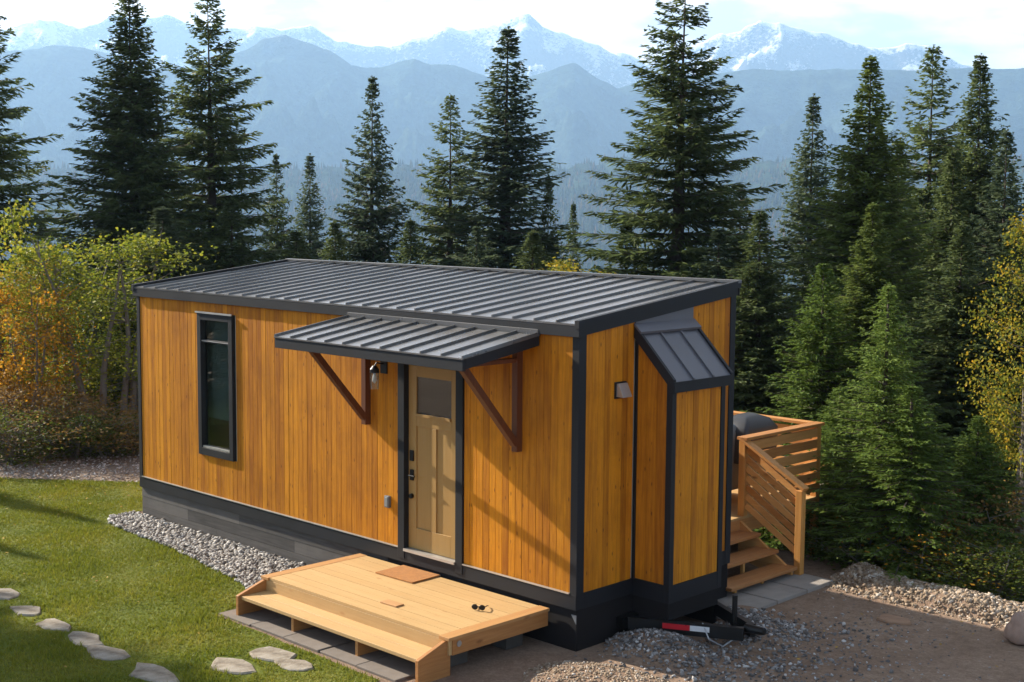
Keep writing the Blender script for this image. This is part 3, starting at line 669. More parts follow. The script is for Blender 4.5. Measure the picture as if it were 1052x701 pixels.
# front door in its black frame
a, b, c, d = DOOR
fr = MB().box(a, a+.11, -.035, .09, -.10, 2.50).box(b-.11, b, -.035, .09, -.10, 2.50).box(a+.11, b-.11, -.035, .09, d-.02, 2.50)
dfm = fr.build('door_frame', M['black'], H, bevel=.004)
MB().box(a+.112, b-.112, -.05, .08, -.010, .018).build('threshold', M['flash'], dfm)
dx0, dx1, dz0, dz1 = a+.115, b-.115, .022, d-.024; dy0, dy1 = .030, .072
g = (dx0+.165, dx1-.165, 1.56, dz1-.13)
dm = MB()
dm.box(dx0, dx0+.13, dy0, dy1, dz0, dz1).box(dx1-.13, dx1, dy0, dy1, dz0, dz1)            # stiles
dm.box(dx0+.13, dx1-.13, dy0, dy1, dz0, dz0+.24).box(dx0+.13, dx1-.13, dy0, dy1, dz1-.13, dz1)   # rails
dm.box(dx0+.13, dx1-.13, dy0, dy1, 1.42, 1.56)
mx_ = (dx0+dx1)/2; dm.box(mx_-.045, mx_+.045, dy0, dy1, dz0+.24, 1.42)
door = dm.build('door', M['door'], H, bevel=.004)
dm = MB().box(dx0+.131, mx_-.046, dy0+.016, dy1-.01, dz0+.241, 1.419); dm.build('panel', M['door'], door)
dm = MB().box(mx_+.046, dx1-.131, dy0+.016, dy1-.01, dz0+.241, 1.419); dm.build('panel', M['door'], door)
MB().box(dx0+.131, dx1-.131, dy0+.016, dy1-.016, 1.561, dz1-.131).build('glass_pane', M['dglass'], door)
MB().box(dx0+.13, dx1-.13, dy0-.022, dy0-.0, 1.535, 1.565).build('shelf_moulding', M['door'], door)
def knob(x, z): return MB().tube([(x, dy0-.001, z), (x, dy0-.035, z)], .028, 14)
kp = MB().box(dx0+.035, dx0+.095, dy0-.022, dy0-.0005, 1.02, 1.14); kp.build('keypad', M['iron'], door, bevel=.006)
h_ = MB().box(dx0+.038, dx0+.092, dy0-.016, dy0-.0005, .80, .92); h_.tube([(dx0+.065, dy0-.015, .86), (dx0+.065, dy0-.055, .86), (dx0+.16, dy0-.055, .86)], .010, 8); h_.build('handle', M['iron'], door)
kb = knob(dx0+.065, .62); kb.build('deadbolt', M['iron'], door, bevel=.004)
# outlet cover and wall lantern
ob = MB().box(-2.895, -2.815, -.055, -.014, .44, .575); ob = ob.build('outlet_cover', M['coverg'], H, bevel=.008)
MB().box(-2.878, -2.832, -.060, -.0555, .455, .56).build('cover_flap', M['steel'], ob, bevel=.003)
lp = MB().box(-2.985, -2.875, -.032, -.013, 1.97, 2.12).tube([(-2.93, -.03, 2.08), (-2.93, -.13, 2.10), (-2.93, -.16, 2.06)], .010, 8)
lp = lp.build('wall_lamp', M['iron'], H, bevel=.002)
MB().tube([(-2.93, -.16, 2.07), (-2.93, -.16, 2.03), (-2.93, -.16, 1.99)], [.02, .052, .055], 14).build('lamp_cap', M['iron'], lp)
MB().tube([(-2.93, -.16, 1.99), (-2.93, -.16, 1.93), (-2.93, -.16, 1.80)], [.048, .052, .046], 16, cap=False).build('glass_shade', M['glass'], lp, smooth=True)
MB().tube([(-2.93, -.16, 1.985), (-2.93, -.16, 1.95), (-2.93, -.16, 1.90), (-2.93, -.16, 1.87)], [.012, .02, .028, .008], 12).build('bulb', M['white'], lp, smooth=True)

# canopy over the door
cx0, cx1, cdep, cz0, cz1 = -3.53, -.50, 1.10, 2.415, 2.585
can = seam_roof(cx0, cx1, -cdep, cz0, -.030, cz1, .015, .303, .024, .020, 'canopy', M['roof'], H)
cz = lambda y: cz0+(cz1-cz0)*(y+cdep)/(cdep-.03)
MB().box(cx0+.006, cx1-.006, -cdep+.008, -cdep+.05, cz0-.125, cz0-.017).build('fascia', M['black'], can, bevel=.003)
for x in (cx0+.006, cx1-.046): sloped(MB(), x, x+.04, -cdep+.052, -.036, lambda y: cz(y)-.115, lambda y: cz(y)-.017).build('fascia', M['black'], can)
MB().box(cx0-.004, cx1+.004, -.068, -.0265, cz1-.008, cz1+.050).build('wall_flashing', M['roof'], can, bevel=.004)
sloped(MB(), cx0+.05, cx1-.05, -cdep+.052, -.036, lambda y: cz(y)-.040, lambda y: cz(y)-.022).build('soffit', M['brace'], can)
for x in (-3.21, -.79):
    MB().box(x-.038, x+.038, -.095, -.014, 1.36, 2.40).build('wall_post', M['brace'], can, bevel=.004)
    MB().bar((x, -.085, 1.44), (x, -.86, 2.32), .07, .075, (1, 0, 0)).build('brace', M['brace'], can, bevel=.004)
    MB().box(x-.044, x+.044, -cdep+.056, -.11, 2.285, 2.325).build('canopy_arm', M['brace'], can)

# bay with its own little metal roof over the trailer tongue
by0, by1, bd, bz1, bz0 = .872, 1.765, .48, 2.10, 2.60
bay = MB()
boards_x(bay, by0+.065, by1-.065, bd-.022, .025, bz1, seed=9)
nb = 3; c = .005
for i in range(nb):      # side boards with a raking top
    for (yy, out) in ((by0+.022, -1), (by1-.022, 1)):
        a = .035+i*(bd-.07-.035)/nb+.001; b = .035+(i+1)*(bd-.07-.035)/nb-.001
        zt = lambda x: bz0-.075+(bz1-bz0)*(x/bd)
        bay.poly([(a, yy, .025), (b, yy, .025), (b, yy+out*.022, .025), (a, yy+out*.022, .025), (a, yy, zt(a)), (b, yy, zt(b)), (b, yy+out*.022, zt(b)), (a, yy+out*.022, zt(a))], [(0, 3, 2, 1), (4, 5, 6, 7), (0, 1, 5, 4), (1, 2, 6, 5), (2, 3, 7, 6), (3, 0, 4, 7)])
bay = bay.build('bay', M['cedar'], H)
MB().box(.018, bd-.03, by0+.03, by1-.03, -.04, 2.0).build('bay_core', M['skirt'], bay)
MB().box(bd-.066, bd+.008, by0-.008, by0+.062, -.16, bz1+.02).build('corner_trim', M['black'], bay, bevel=.003)
MB().box(bd-.066, bd+.008, by1-.062, by1+.008, -.16, bz1+.02).build('corner_trim', M['black'], bay, bevel=.003)
MB().box(.0, .034, by0-.012, by0+.02, -.16, bz0+.02).build('corner_trim', M['black'], bay)
MB().box(.0, .034, by1-.02, by1+.012, -.16, bz0+.02).build('corner_trim', M['black'], bay)
MB().box(.018, bd-.068, by0-.006, by0+.02, -.16, .022).box(bd-.02, bd+.006, by0+.064, by1-.064, -.16, .022).box(.018, bd-.068, by1-.02, by1+.006, -.16, .022).build('base_trim', M['black'], bay)
MB().box(.002, bd-.006, by0+.003, by0+.027, -.60, -.162).build('bay_skirting', M['skirt'], bay)
MB().box(bd-.030, bd-.006, by0+.03, by1-.03, -.34, -.162).build('bay_skirting', M['skirt'], bay)
MB().box(.002, bd-.034, by1-.027, by1-.003, -.60, -.162).build('bay_skirting', M['skirt'], bay)
# bay roof: slopes in x, ribs run down it
br = MB(); e0, e1 = by0-.055, by1+.055; xa, za, xb, zb = .024, bz0+.02, bd+.06, bz1-.0
def slab_x(mb, ya, yb, z_up, z_dn, xa=xa, xb=xb):
    return mb.poly([(xa, ya, za+z_dn), (xb, ya, zb+z_dn), (xb, yb, zb+z_dn), (xa, yb, za+z_dn), (xa, ya, za+z_up), (xb, ya, zb+z_up), (xb, yb, zb+z_up), (xa, yb, za+z_up)], [(0, 3, 2, 1), (4, 5, 6, 7), (0, 1, 5, 4), (1, 2, 6, 5), (2, 3, 7, 6), (3, 0, 4, 7)])
slab_x(br, e0, e1, .015, -.01)
for i in range(1, 3):
    y = e0+(e1-e0)*i/3; slab_x(br, y-.013, y+.013, .042, .012)
br = br.build('bay_roof', M['bayroof'], bay)
slab_x(MB(), e0-.008, e0+.03, .046, -.085).build('barge_trim', M['black'], bay)
slab_x(MB(), e1-.03, e1+.008, .046, -.085).build('barge_trim', M['black'], bay)
MB().box(xb-.01, xb+.012, e0-.006, e1+.006, zb-.085, zb+.022).build('eave_trim', M['black'], bay)
fl = MB().poly([(.023, e0-.01, za+.035), (.11, e0-.01, za-.045), (.11, e1+.01, za-.045), (.023, e1+.01, za+.035), (.023, e0-.01, za+.06), (.12, e0-.01, za-.022), (.12, e1+.01, za-.022), (.023, e1+.01, za+.06)], [(0, 3, 2, 1), (4, 5, 6, 7), (0, 1, 5, 4), (1, 2, 6, 5), (2, 3, 7, 6), (3, 0, 4, 7)])
fl.build('top_flashing', M['bayroof'], bay)
# dryer vent hood
vh = MB().box(.013, .028, .52, .70, 1.93, 2.10).build('vent_hood', M['black'], H, bevel=.003)
MB().poly([(.028, .54, 1.95), (.12, .54, 1.95), (.12, .68, 1.95), (.028, .68, 1.95), (.028, .54, 2.085), (.055, .54, 2.085), (.055, .68, 2.085), (.028, .68, 2.085)], [(0, 3, 2, 1), (4, 5, 6, 7), (0, 1, 5, 4), (1, 2, 6, 5), (2, 3, 7, 6), (3, 0, 4, 7)]).build('hood_cowl', M['flash'], vh, bevel=.002)
# trailer tongue
tg = MB().bar((.10, .70, -.40), (1.15, 1.24, -.40), .06, .13).bar((.10, 1.94, -.40), (1.15, 1.40, -.40), .06, .13).box(.0, .09, .62, 2.02, -.46, -.34)
tg = tg.build('trailer_tongue', M['iron'], H)
def tape(s0, s1, mat, lab):
    A = Vector((.10, .70, -.385)); B = Vector((1.15, 1.24, -.385)); d = (B-A).normalized(); nrm = Vector((d.y, -d.x, 0))
    MB().bar(A+d*s0+nrm*.031, A+d*s1+nrm*.031, .004, .055).build('reflective_tape', mat, tg, label=lab)
tape(.36, .64, M['red'], 'red reflective strip'); tape(.642, .84, M['white'], 'white reflective strip')
MB().tube([(1.12, 1.32, -.36), (1.34, 1.32, -.35)], [.05, .038], 10).build('coupler', M['iron'], tg)
MB().tube([(.98, 1.32, -.55), (.98, 1.32, -.05)], .028, 10).build('jack', M['iron'], tg)
MB().tube([(.78, 1.05, -.33), (.9, 1.0, -.46), (1.0, 1.1, -.53), (1.1, 1.25, -.42)], .008, 6).build('safety_chain', M['steel'], tg)

# ------------------------------------------------------------------ front landing
Dk = empty('wooden_landing', (-1.85, -.75, G0), 'new pine landing with one wide step in front of the cabin door', 'deck')
zx, d0, d1 = -.19, -3.36, -.33
mb = MB(); ys = np.linspace(-1.40, -.04, 11)
for a, b in zip(ys, ys[1:]): mb.box(d0+.135, d1-.145, a+.002, b-.002, zx-.028, zx+rnd.uniform(-.001, .001))
mb.build('decking', M['fresh'], Dk)
MB().box(d0, d0+.132, -1.42, -.03, zx-.03, zx+.002).build('border_board', M['fresh_y'], Dk, bevel=.003)
MB().box(d1-.142, d1, -1.42, -.03, zx-.03, zx+.002).build('border_board', M['fresh_y'], Dk, bevel=.003)
MB().box(d0+.02, d1-.02, -1.40, -1.362, zx-.175, zx-.032).build('fascia', M['fresh'], Dk, bevel=.003)
MB().box(d1-.05, d1-.012, -1.36, -.04, zx-.18, zx-.032).build('side_board', M['rail_y'], Dk, bevel=.003)
MB().box(d0+.012, d0+.05, -1.36, -.04, zx-.18, zx-.032).build('side_board', M['rail_y'], Dk, bevel=.003)
MB().box(d0+.08, d1-.10, -1.73, -1.565, -.378, -.34).box(d0+.08, d1-.10, -1.56, -1.40, -.378, -.34).build('step_tread', M['fresh'], Dk, bevel=.004)
for x in (d0+.03, d1-.085):
    MB().prism([(-1.36, zx-.035), (-1.43, zx-.035), (-1.765, -.335), (-1.765, -.57), (-1.36, -.57)], 'x', x, x+.042).build('stringer', M['rail_y'], Dk, bevel=.003)
for x in (-2.45, -1.4): MB().box(x, x+.04, -1.68, -1.40, -.56, -.38).build('stringer', M['rail_y'], Dk)
for (x, y) in ((-.62, -1.10), (-.60, -.35), (-3.1, -1.1), (-3.1, -.35), (-1.9, -1.1), (-1.9, -.35)):
    MB().box(x-.13, x+.09, y-.12, y+.12, G0, G0+.19).build('pier_block', M['darkc'], Dk, bevel=.01)
MB().tube([(d1-.010, -1.28, zx-.08), (d1-.004, -1.28, zx-.08)], .03, 12).build('bolt_washer', M['steel'], Dk)
o = MB().box(-.30, .30, -.21, .21, 0, .016).build('doormat', M['mat'], bevel=.004); o.location = (-2.27, -.24, zx+.0015); o.rotation_euler.z = .03
tag(o, 'rust brown coir doormat lying on the landing before the door', 'doormat')
o = MB().box(-.12, .12, -.055, .055, 0, .014).build('wood_offcut', mat_plain('orange_offcut', (.50, .27, .11), .6), bevel=.003); o.location = (-1.55, -1.08, zx+.0015); o.rotation_euler.z = .05
tag(o, 'small orange wood offcut lying flat in the middle of the landing', 'wood offcut')
sg = MB()
for s in (-1, 1):
    pts = [(s*.035+.027*math.cos(t), -.0+.004*math.sin(2*t), .026+.022*math.sin(t)) for t in np.linspace(0, 2*math.pi, 13)]
    sg.tube(pts, .004, 6); sg.poly([(p[0], .0, p[2]) for p in pts[:-1]], [tuple(range(12))])
    sg.tube([(s*.062, 0, .032), (s*.064, .06, .03), (s*.058, .12, .012)], .0045, 6)
sg.tube([(-.01, 0, .03), (0, -.004, .034), (.01, 0, .03)], .004, 6)
o = sg.build('sunglasses', M['iron']); o.location = (-.78, -.60, zx+.004); o.scale = (1.1, 1.1, 1.1); o.rotation_euler.z = .5
tag(o, 'small black sunglasses left lying on the landing near its open corner', 'sunglasses')

# ------------------------------------------------------------------ rear deck, stairs and railing
RD = empty('rear_deck', (-2.5, 4.2, G0), 'raised pine deck with slatted railing and steps behind the cabin', 'deck')
fz, ex, yA, yC = .06, -.72, 3.98, 5.66
mb = MB(); yy = W+.03
while yy < yC: mb.box(-6.0, ex-.002, yy, min(yy+.136, yC), fz-.03, fz); yy += .141
mb.build('decking', M['fresh'], RD)
MB().box(ex-.04, ex-.003, W+.04, yC-.05, fz-.2, fz-.032).build('rim_board', M['rail_y'], RD)
MB().box(-6, ex-.05, yC-.04, yC-.003, fz-.2, fz-.032).build('rim_board', M['rail'], RD)
def post(x, y, z0, z1, nm='post'): return MB().box(x-.045, x+.045, y-.045, y+.045, z0, z1).build(nm, M['rail_z'], RD, bevel=.005)
RT = 1.05
post(ex-.05, yA, -.15, RT-.04); post(ex-.05, yC, gz(ex, yC)-.1, RT-.04); post(.06, yA, G0, .50)
for x in (-2.4, -4.1, -5.9): post(x, yC, gz(x, yC)-.2, RT-.04)
MB().box(ex-.125, ex+.025, yA-.05, yC+.08, RT-.038, RT).build('top_rail', M['rail_y'], RD, bevel=.004)
MB().box(-6.0, ex-.128, yC-.07, yC+.07, RT-.038, RT).build('top_rail', M['rail'], RD, bevel=.004)
sl_ = MB()
for i in range(6):
    z = fz+.07+i*.148; sl_.box(ex-.03, ex-.008, yA+.048, yC-.048, z, z+.116)
sl_.build('railing_slats', M['rail_y'], RD)
sl_ = MB()
for i in range(6):
    z = fz+.07+i*.148; sl_.box(-5.95, ex-.10, yC-.012, yC+.010, z, z+.098)
sl_.build('railing_slats', M['rail'], RD)
MB().bar((ex-.08, yA, RT-.02), (.13, yA, .52), .12, .038).build('stair_rail', M['rail'], RD, bevel=.004)
sl_ = MB()
for i in range(7):
    t0 = .10+i*.118
    sl_.bar((ex-.0, yA-.0, RT-.02-t0-.03), (.02, yA-.0, .55-t0), .022, .076)
sl_.build('stair_slats', M['rail'], RD)
for (x1, z) in ((.08, -.42), (-.19, -.26), (-.45, -.10)):
    MB().box(x1-.30, x1, W-.02, yA-.055, z-.042, z).build('stair_tread', M['tread'], RD, bevel=.006)
for y in (2.75, 3.3, 3.86):
    MB().prism([(-.74, fz-.05), (-.74, -.45), (-.2, -.57), (.03, -.57), (.03, -.47), (-.74, .02)], 'y', y, y+.04).build('stringer', M['rail'], RD) if y > 3.8 else [MB().box(xx, xx+.04, y, y+.04, -.53, zz).build('stair_prop', M['rail_z'], RD) for xx, zz in ((-.05, -.463), (-.32, -.303), (-.58, -.143))]
# covered barbecue
G = empty('covered_grill', (-1.45, 4.4, fz), 'barbecue grill under a grey and black vinyl cover on the rear deck', 'grill')
def lathe_box(mb, cx, cy, prof, seed=0):
    """prof: (z, half x, half y) rings of a rounded rectangle"""
    n = 20; b = len(mb.v)
    for (z, hx, hy) in prof:
        for k in range(n):
            t = 2*math.pi*k/n; c_, s_ = math.cos(t), math.sin(t); p_ = .22
            wob = 1+.03*noise.noise(Vector((c_*2, s_*2, z*3+seed)))
            mb.v.append((cx+hx*wob*math.copysign(abs(c_)**p_, c_), cy+hy*wob*math.copysign(abs(s_)**p_, s_), z))
    for i in range(len(prof)-1):
        for k in range(n): mb.f.append((b+i*n+k, b+i*n+(k+1) % n, b+(i+1)*n+(k+1) % n, b+(i+1)*n+k))
    mb.f.append(tuple(b+(len(prof)-1)*n+k for k in range(n))); return mb
lathe_box(MB(), -1.62, 4.35, [(.25, .40, .62), (.8, .41, .62), (.98, .42, .62), (1.07, .40, .61), (1.10, .33, .57)]).build('cover', M['coverg'], G, smooth=True)
lathe_box(MB(), -1.30, 4.80, [(.6, .24, .40), (.90, .26, .40), (1.02, .27, .38), (1.14, .20, .28), (1.20, .06, .12)], 5).build('cover_flap', M['cover'], G, smooth=True)
for x in (-1.85, -1.35):
    for y in (3.9, 4.8): MB().tube([(x, y, fz), (x, y, .3)], .02, 8).build('leg', M['iron'], G)

# boulder and sapling at the right edge
def boulder(name, loc, r, mat, label, seed):
    import bmesh
    bm = bmesh.new(); bmesh.ops.create_icosphere(bm, subdivisions=4, radius=1)
    for v in bm.verts:
        p = v.co.copy(); q = 1+.28*noise.noise(p*1.1+Vector((seed, 0, 0)))+.10*noise.noise(p*3+Vector((seed, 3, 0)))+.03*noise.noise(p*9)
        v.co = Vector((p.x*r[0]*q, p.y*r[1]*q, max(p.z*r[2]*q, -r[2]*.55)))
    me = bpy.data.meshes.new(name); bm.to_mesh(me); bm.free(); me.materials.append(mat)
    me.polygons.foreach_set('use_smooth', [True]*len(me.polygons)); return tag(obj(name, me, None, loc), label, 'boulder')
boulder('boulder', (3.0, 3.50, G0+.13), (.15, .15, .20), M['boulder'], 'pinkish rounded boulder sitting at the end of the rubble bank', 2)

# ------------------------------------------------------------------ trees
def kites(A, B, Wv, lift=.45):
    """one slim leaf-shaped quad per row: base, side, tip, side"""
    m = A+(B-A)*lift; V = np.stack([A, m+Wv, B, m-Wv], 1); return V.reshape(-1, 3)
def unit(v): return v/(np.linalg.norm(v, axis=-1, keepdims=True)+1e-9)
def spruce_mesh(key, Ht, Rd, whorl=.30, per=7, step=.11, tw=.038, tl=.34, bare=.06, gaps=.12, droop=.35, power=.8, seed=0, mat='spruce', sparse_top=True):
    g = np.random.default_rng(seed); tr = MB(); A = []; B = []; Wd = []
    bend = [(0.12*math.sin(z*.4+seed)*.3*Ht/15, .1*math.cos(z*.33+seed)*.3*Ht/15) for z in range(0, 60)]
    def ax(z): k = z/Ht*8; i = int(k); f = k-i; return np.array([bend[i][0]*(1-f)+bend[i+1][0]*f, bend[i][1]*(1-f)+bend[i+1][1]*f, z])
    tr.tube([tuple(ax(Ht*q)) for q in (0, .1, .3, .5, .7, .85, 1)], [Ht*.013+.03, Ht*.011+.02, Ht*.009+.01, Ht*.0068, Ht*.004, .018, .004], 8)
    ph_ = g.uniform(0, 6.28, 60); za = g.uniform(.955, 1.0, 60)*Ht; pa = np.array([ax(q) for q in za]); rr_ = .04+.9*(Ht-za)*.22
    dd = unit(np.stack([np.cos(ph_), np.sin(ph_), .9+0*ph_], 1)); A.append(pa); B.append(pa+dd*rr_[:, None]); Wd.append(unit(np.cross(dd, g.normal(0, 1, (60, 3))))*tw*.6)
    z = Ht*bare
    lobes = g.uniform(.78, 1.18, 40)
    while z < Ht*.995:
        t = z/Ht; n = per if t < .85 else max(4, per-2)
        base = Rd*(1-t)**power*(1 if t > .12 else .75+t*2)
        ph = g.uniform(0, 6.28)
        for k in range(n):
            if g.uniform() < gaps: continue
            a = ph+2*math.pi*k/n+g.normal(0, .2)
            Lb = base*g.uniform(.68, 1.12)*lobes[int(z*1.7+k) % 40]+.03
            el = .70*t**2.5-.22*(1-t)+g.normal(0, .07)
            d = np.array([math.cos(a), math.sin(a), 0]); pt = ax(z+g.uniform(-.08, .08)*whorl)
            m = max(3, int(Lb/step)); s = (np.arange(m)+.6+g.uniform(-.3, .3, m))/m
            sag = -droop*Lb*.5*(s*(1-t))**1.3+.22*Lb*np.clip(s-.6, 0, 1)
            P = pt+np.outer(s*Lb*math.cos(el), d)+np.stack([0*s, 0*s, s*Lb*math.sin(el)+sag], 1)
            if Lb > .5: tr.tube([tuple(pt), tuple(P[m//2]), tuple(P[-1])], [.012+Lb*.008, .008+Lb*.004, .004], 3, False)
            side = np.array([-d[1], d[0], 0])
            for sg_ in (-1, 1, 0):
                nn = len(s); ln = (tl*(1-s)**.55*g.uniform(.65, 1.25, nn)+.08)*min(1, .22+Lb*.62)
                if sg_ == 0: dirv = d*.8+np.stack([g.normal(0, .3, nn), g.normal(0, .3, nn), g.uniform(-.9, .25, nn)], 1)
                else: dirv = d*g.uniform(.5, .95, (nn, 1))+side*sg_*g.uniform(.5, .9, (nn, 1))+np.stack([0*s, 0*s, g.uniform(-.55, .12, nn)], 1)
                dirv = unit(dirv); a_ = P+g.normal(0, .015, (nn, 3)); b_ = a_+dirv*ln[:, None]
                wv = unit(np.cross(dirv, g.normal(0, .55, (nn, 3))+np.array([0, 0, 1])))*(tw*g.uniform(.7, 1.3, (nn, 1)))
                A.append(a_); B.append(b_); Wd.append(wv)
                # a forked sprig off each twig
                q = g.uniform(.25, .6, (nn, 1)); a2 = a_+(b_-a_)*q; d2 = unit(dirv+g.normal(0, .55, (nn, 3))); A.append(a2); B.append(a2+d2*ln[:, None]*.6); Wd.append(unit(np.cross(d2, g.normal(0, 1, (nn, 3))))*tw*.75)
        z += whorl*(1-.55*t)*g.uniform(.8, 1.2)
    V = kites(np.concatenate(A), np.concatenate(B), np.concatenate(Wd)); F = np.arange(len(V)).reshape(-1, 4)
    me = np_mesh(key+'_foliage', V, F, M[mat]); tm = bpy.data.meshes.new(key+'_trunk'); tm.from_pydata(tr.v, [], tr.f); tm.materials.append(M['bark'])
    tm.polygons.foreach_set('use_smooth', [True]*len(tm.polygons))
    return me, tm, Ht
SP = {
 'full': spruce_mesh('full', 16, 2.9, .25, 10, .070, tw=.026, tl=.34, seed=1, gaps=.10, power=.88, droop=.45),
 'slim': spruce_mesh('slim', 15, 1.9, .25, 9, .070, tw=.026, tl=.30, seed=2, gaps=.12, power=.84, mat='spruce_b', droop=.3),
 'open': spruce_mesh('open', 17, 3.1, .40, 8, .065, tl=.42, tw=.028, seed=3, gaps=.22, power=.74, droop=.6),
 'mid': spruce_mesh('mid', 13, 2.5, .28, 9, .070, tw=.026, tl=.32, seed=4, gaps=.18, power=.90, mat='spruce_b', droop=.4),
 'dense': spruce_mesh('dense', 12, 2.3, .23, 9, .075, tw=.026, tl=.32, seed=5, gaps=.08, power=.9),
 'bright': spruce_mesh('bright', 16, 2.9, .24, 10, .070, tw=.026, tl=.32, seed=31, gaps=.10, power=.9, droop=.4, mat='sunlit_green'),
 'ragged': spruce_mesh('ragged', 15, 2.3, .34, 8, .065, tl=.38, tw=.026, seed=21, gaps=.30, power=.72, droop=.8, mat='spruce'),
 'young': spruce_mesh('young', 5, 1.05, .15, 9, .045, tw=.012, tl=.19, seed=6, gaps=.1, power=.8, mat='young'),
 'young_b': spruce_mesh('young_b', 8, 1.7, .19, 9, .060, tw=.017, tl=.25, seed=8, gaps=.1, power=.8, mat='young', bare=.02),
}
GT = 'conifers standing around and behind the cabin'
def spruce(kind, px, dist, top_y, width, label, name='spruce_tree', rz=None, sink=.2, group=GT):
    """width: crown width in metres near its base"""
    me, tm, Ht = SP[kind]; x, y = ground_at(px, dist)
    zb = gz(x, y)-sink
    fwd_d = dist*math.cos(math.atan((px-526)/F_PX)); zt = CAM.z+(221-top_y)/F_PX*fwd_d
    h = zt-zb; base_w = {'full': 5.8, 'bright': 5.8, 'slim': 3.8, 'open': 6.2, 'mid': 5.0, 'dense': 4.6, 'ragged': 4.6, 'young': 2.1, 'young_b': 3.4}[kind]
    e = empty(name, (x, y, zb), label, 'conifer', group, rz if rz is not None else rnd.uniform(0, 6.28))
    s = width*1.55/base_w; e.scale = (s, s, h/Ht)
    obj('crown', me, e); obj('trunk', tm, e); return e
spruce('open', -38, 38, -90, 6.6, 'dark ragged spruce cut off by the frame edge, beside the yellow leaved trees')
spruce('full', 140, 33, -14, 5.6, 'very tall full spruce, the first big one behind the yellow leaved trees')
spruce('open', 218, 35, -8, 5.6, 'tall open topped spruce whose crown overlaps the first big one')
spruce('mid', 284, 40, 160, 3.4, 'brownish thin spruce peeking out beside the open topped tall one')
spruce('slim', 320, 46, 160, 3.6, 'small distant spruce between the brownish one and the medium pair')
spruce('mid', 382, 38, 81, 4.6, 'medium spruce rising over the left half of the roof, before the blue slopes')
spruce('ragged', 460, 38, 99, 4.4, 'medium spruce directly beside the tall spruce below the snowy peak')
spruce('slim', 521, 36, 31, 5.6, 'tall pointed spruce standing just below the highest snowy peak')
spruce('dense', 563, 36.5, 180, 2.6, 'short dark spruce leaning out of the side of the pointed one')
spruce('dense', 588, 39, 207, 2.2, 'stubby dark spruce at the foot of the pointed one, by the valley gap')
spruce('open', 697, 27, -26, 5.4, 'huge open spruce towering behind the roof, top cut off by the frame')
spruce('slim', 832, 36, 96, 3.8, 'dark blue green spruce between the huge one and the wide green one')
spruce('bright', 888, 26, 57, 4.9, 'wide bright green spruce with a pointed top above the rear railing')
spruce('ragged', 950, 33, 47, 4.6, 'tall dark spruce with ragged top behind the wide green one')
spruce('full', 999, 29, 55, 4.6, 'tall dark spruce nearest the autumn tree at the picture edge')
spruce('young', 912, 17.4, 288, 1.6, 'young bright green spruce growing by the rubble bank', rz=1)
spruce('young', 866, 18.3, 395, 1.5, 'low bright green spruce just beside the stair newel post', rz=3)
spruce('young', 940, 16.9, 392, 1.7, 'smallest bright green sapling spruce next to the young one')
spruce('young_b', 845, 21, 268, 2.5, 'leafy mid green spruce filling the gap above the rear railing')
spruce('bright', 895, 22, 205, 3.4, 'sunlit green spruce in front of the wide pointed one')
spruce('dense', 985, 21, 225, 3.2, 'shaded bushy spruce behind the orange shrub')
spruce('dense', 1040, 21, 235, 3.6, 'dark bushy spruce under the autumn tree at the picture edge')
spruce('young_b', 1010, 17.6, 425, 1.7, 'low green spruce bush above the far end of the rubble bank')
spruce('dense', 780, 24, 215, 3.4, 'dark low spruce right behind the cabin corner and grill')
spruce('mid', 760, 30, 190, 4.0, 'dim spruce at the foot of the huge open one')
spruce('dense', 1110, 24, 150, 4.0, 'dark spruce mostly beyond the picture edge by the boulder')
spruce('dense', 925, 20, 330, 2.8, 'shaded lower spruce tucked behind the young bright one')
fill = [(920, 31, 140, 'dense', 'bushy spruce in the gap between the wide green one and the tall ragged one'), (975, 28, 150, 'dense', 'dark bushy spruce filling the gap between the two tall ones by the picture edge'), (1030, 27, 130, 'mid', 'broad dark spruce right at the picture edge above the golden tree'), (860, 29, 170, 'mid', 'dark bushy spruce left of the wide green one, over the grill'),
        (170, 29, 215, 'slim', 'low spruce in front of the big pair, next to the yellow trees'), (240, 30, 205, 'dense', 'low spruce in front of the open topped one, over the roof corner'),
        (345, 36, 228, 'dense', 'low spruce between the small distant one and the medium one'), (420, 35, 225, 'dense', 'low spruce between the two medium ones over the roof'),
        (490, 32, 232, 'mid', 'low spruce below the pointed one, behind the roof edge'), (545, 30, 236, 'dense', 'dark bushy spruce close behind the middle of the roof'), (640, 28, 228, 'dense', 'low spruce at the foot of the huge open one, near the valley gap'),
        (305, 28, 238, 'dense', 'squat spruce close behind the roof, below the brownish one'), (735, 25, 232, 'mid', 'squat spruce behind the high corner of the roof'),
        (110, 38, 205, 'mid', 'hazy spruce behind the yellow trees and the first big one'), (45, 42, 232, 'dense', 'distant dark spruce behind the yellow trees at the frame edge')]
for px, d, ty, kd, lab in fill: spruce(kd, px, d, ty, rnd.uniform(3.4, 4.6), lab)
# trees outside the frame whose shadows fall across the lawn
def off_tree(x, y, h, w, lab, kind='full'):
    me, tm, Ht = SP[kind]; zb = gz(x, y)-.1; e = empty('spruce_tree', (x, y, zb), lab, 'conifer', GT, rnd.uniform(0, 6)); s = w/5.8; e.scale = (s, s, h/Ht); obj('crown', me, e); obj('trunk', tm, e)
off_tree(-22, -2.9, 8.3, 3.4, 'spruce beyond the frame edge past the gravel path'); off_tree(-22, -4.6, 8.6, 3.2, 'spruce beyond the frame edge past the lawn')
off_tree(-20, -6.7, 13, 6.2, 'spruce standing out of frame at the far end of the lawn'); off_tree(-18, -8.4, 11, 5.0, 'nearer spruce standing out of frame beside the lawn')

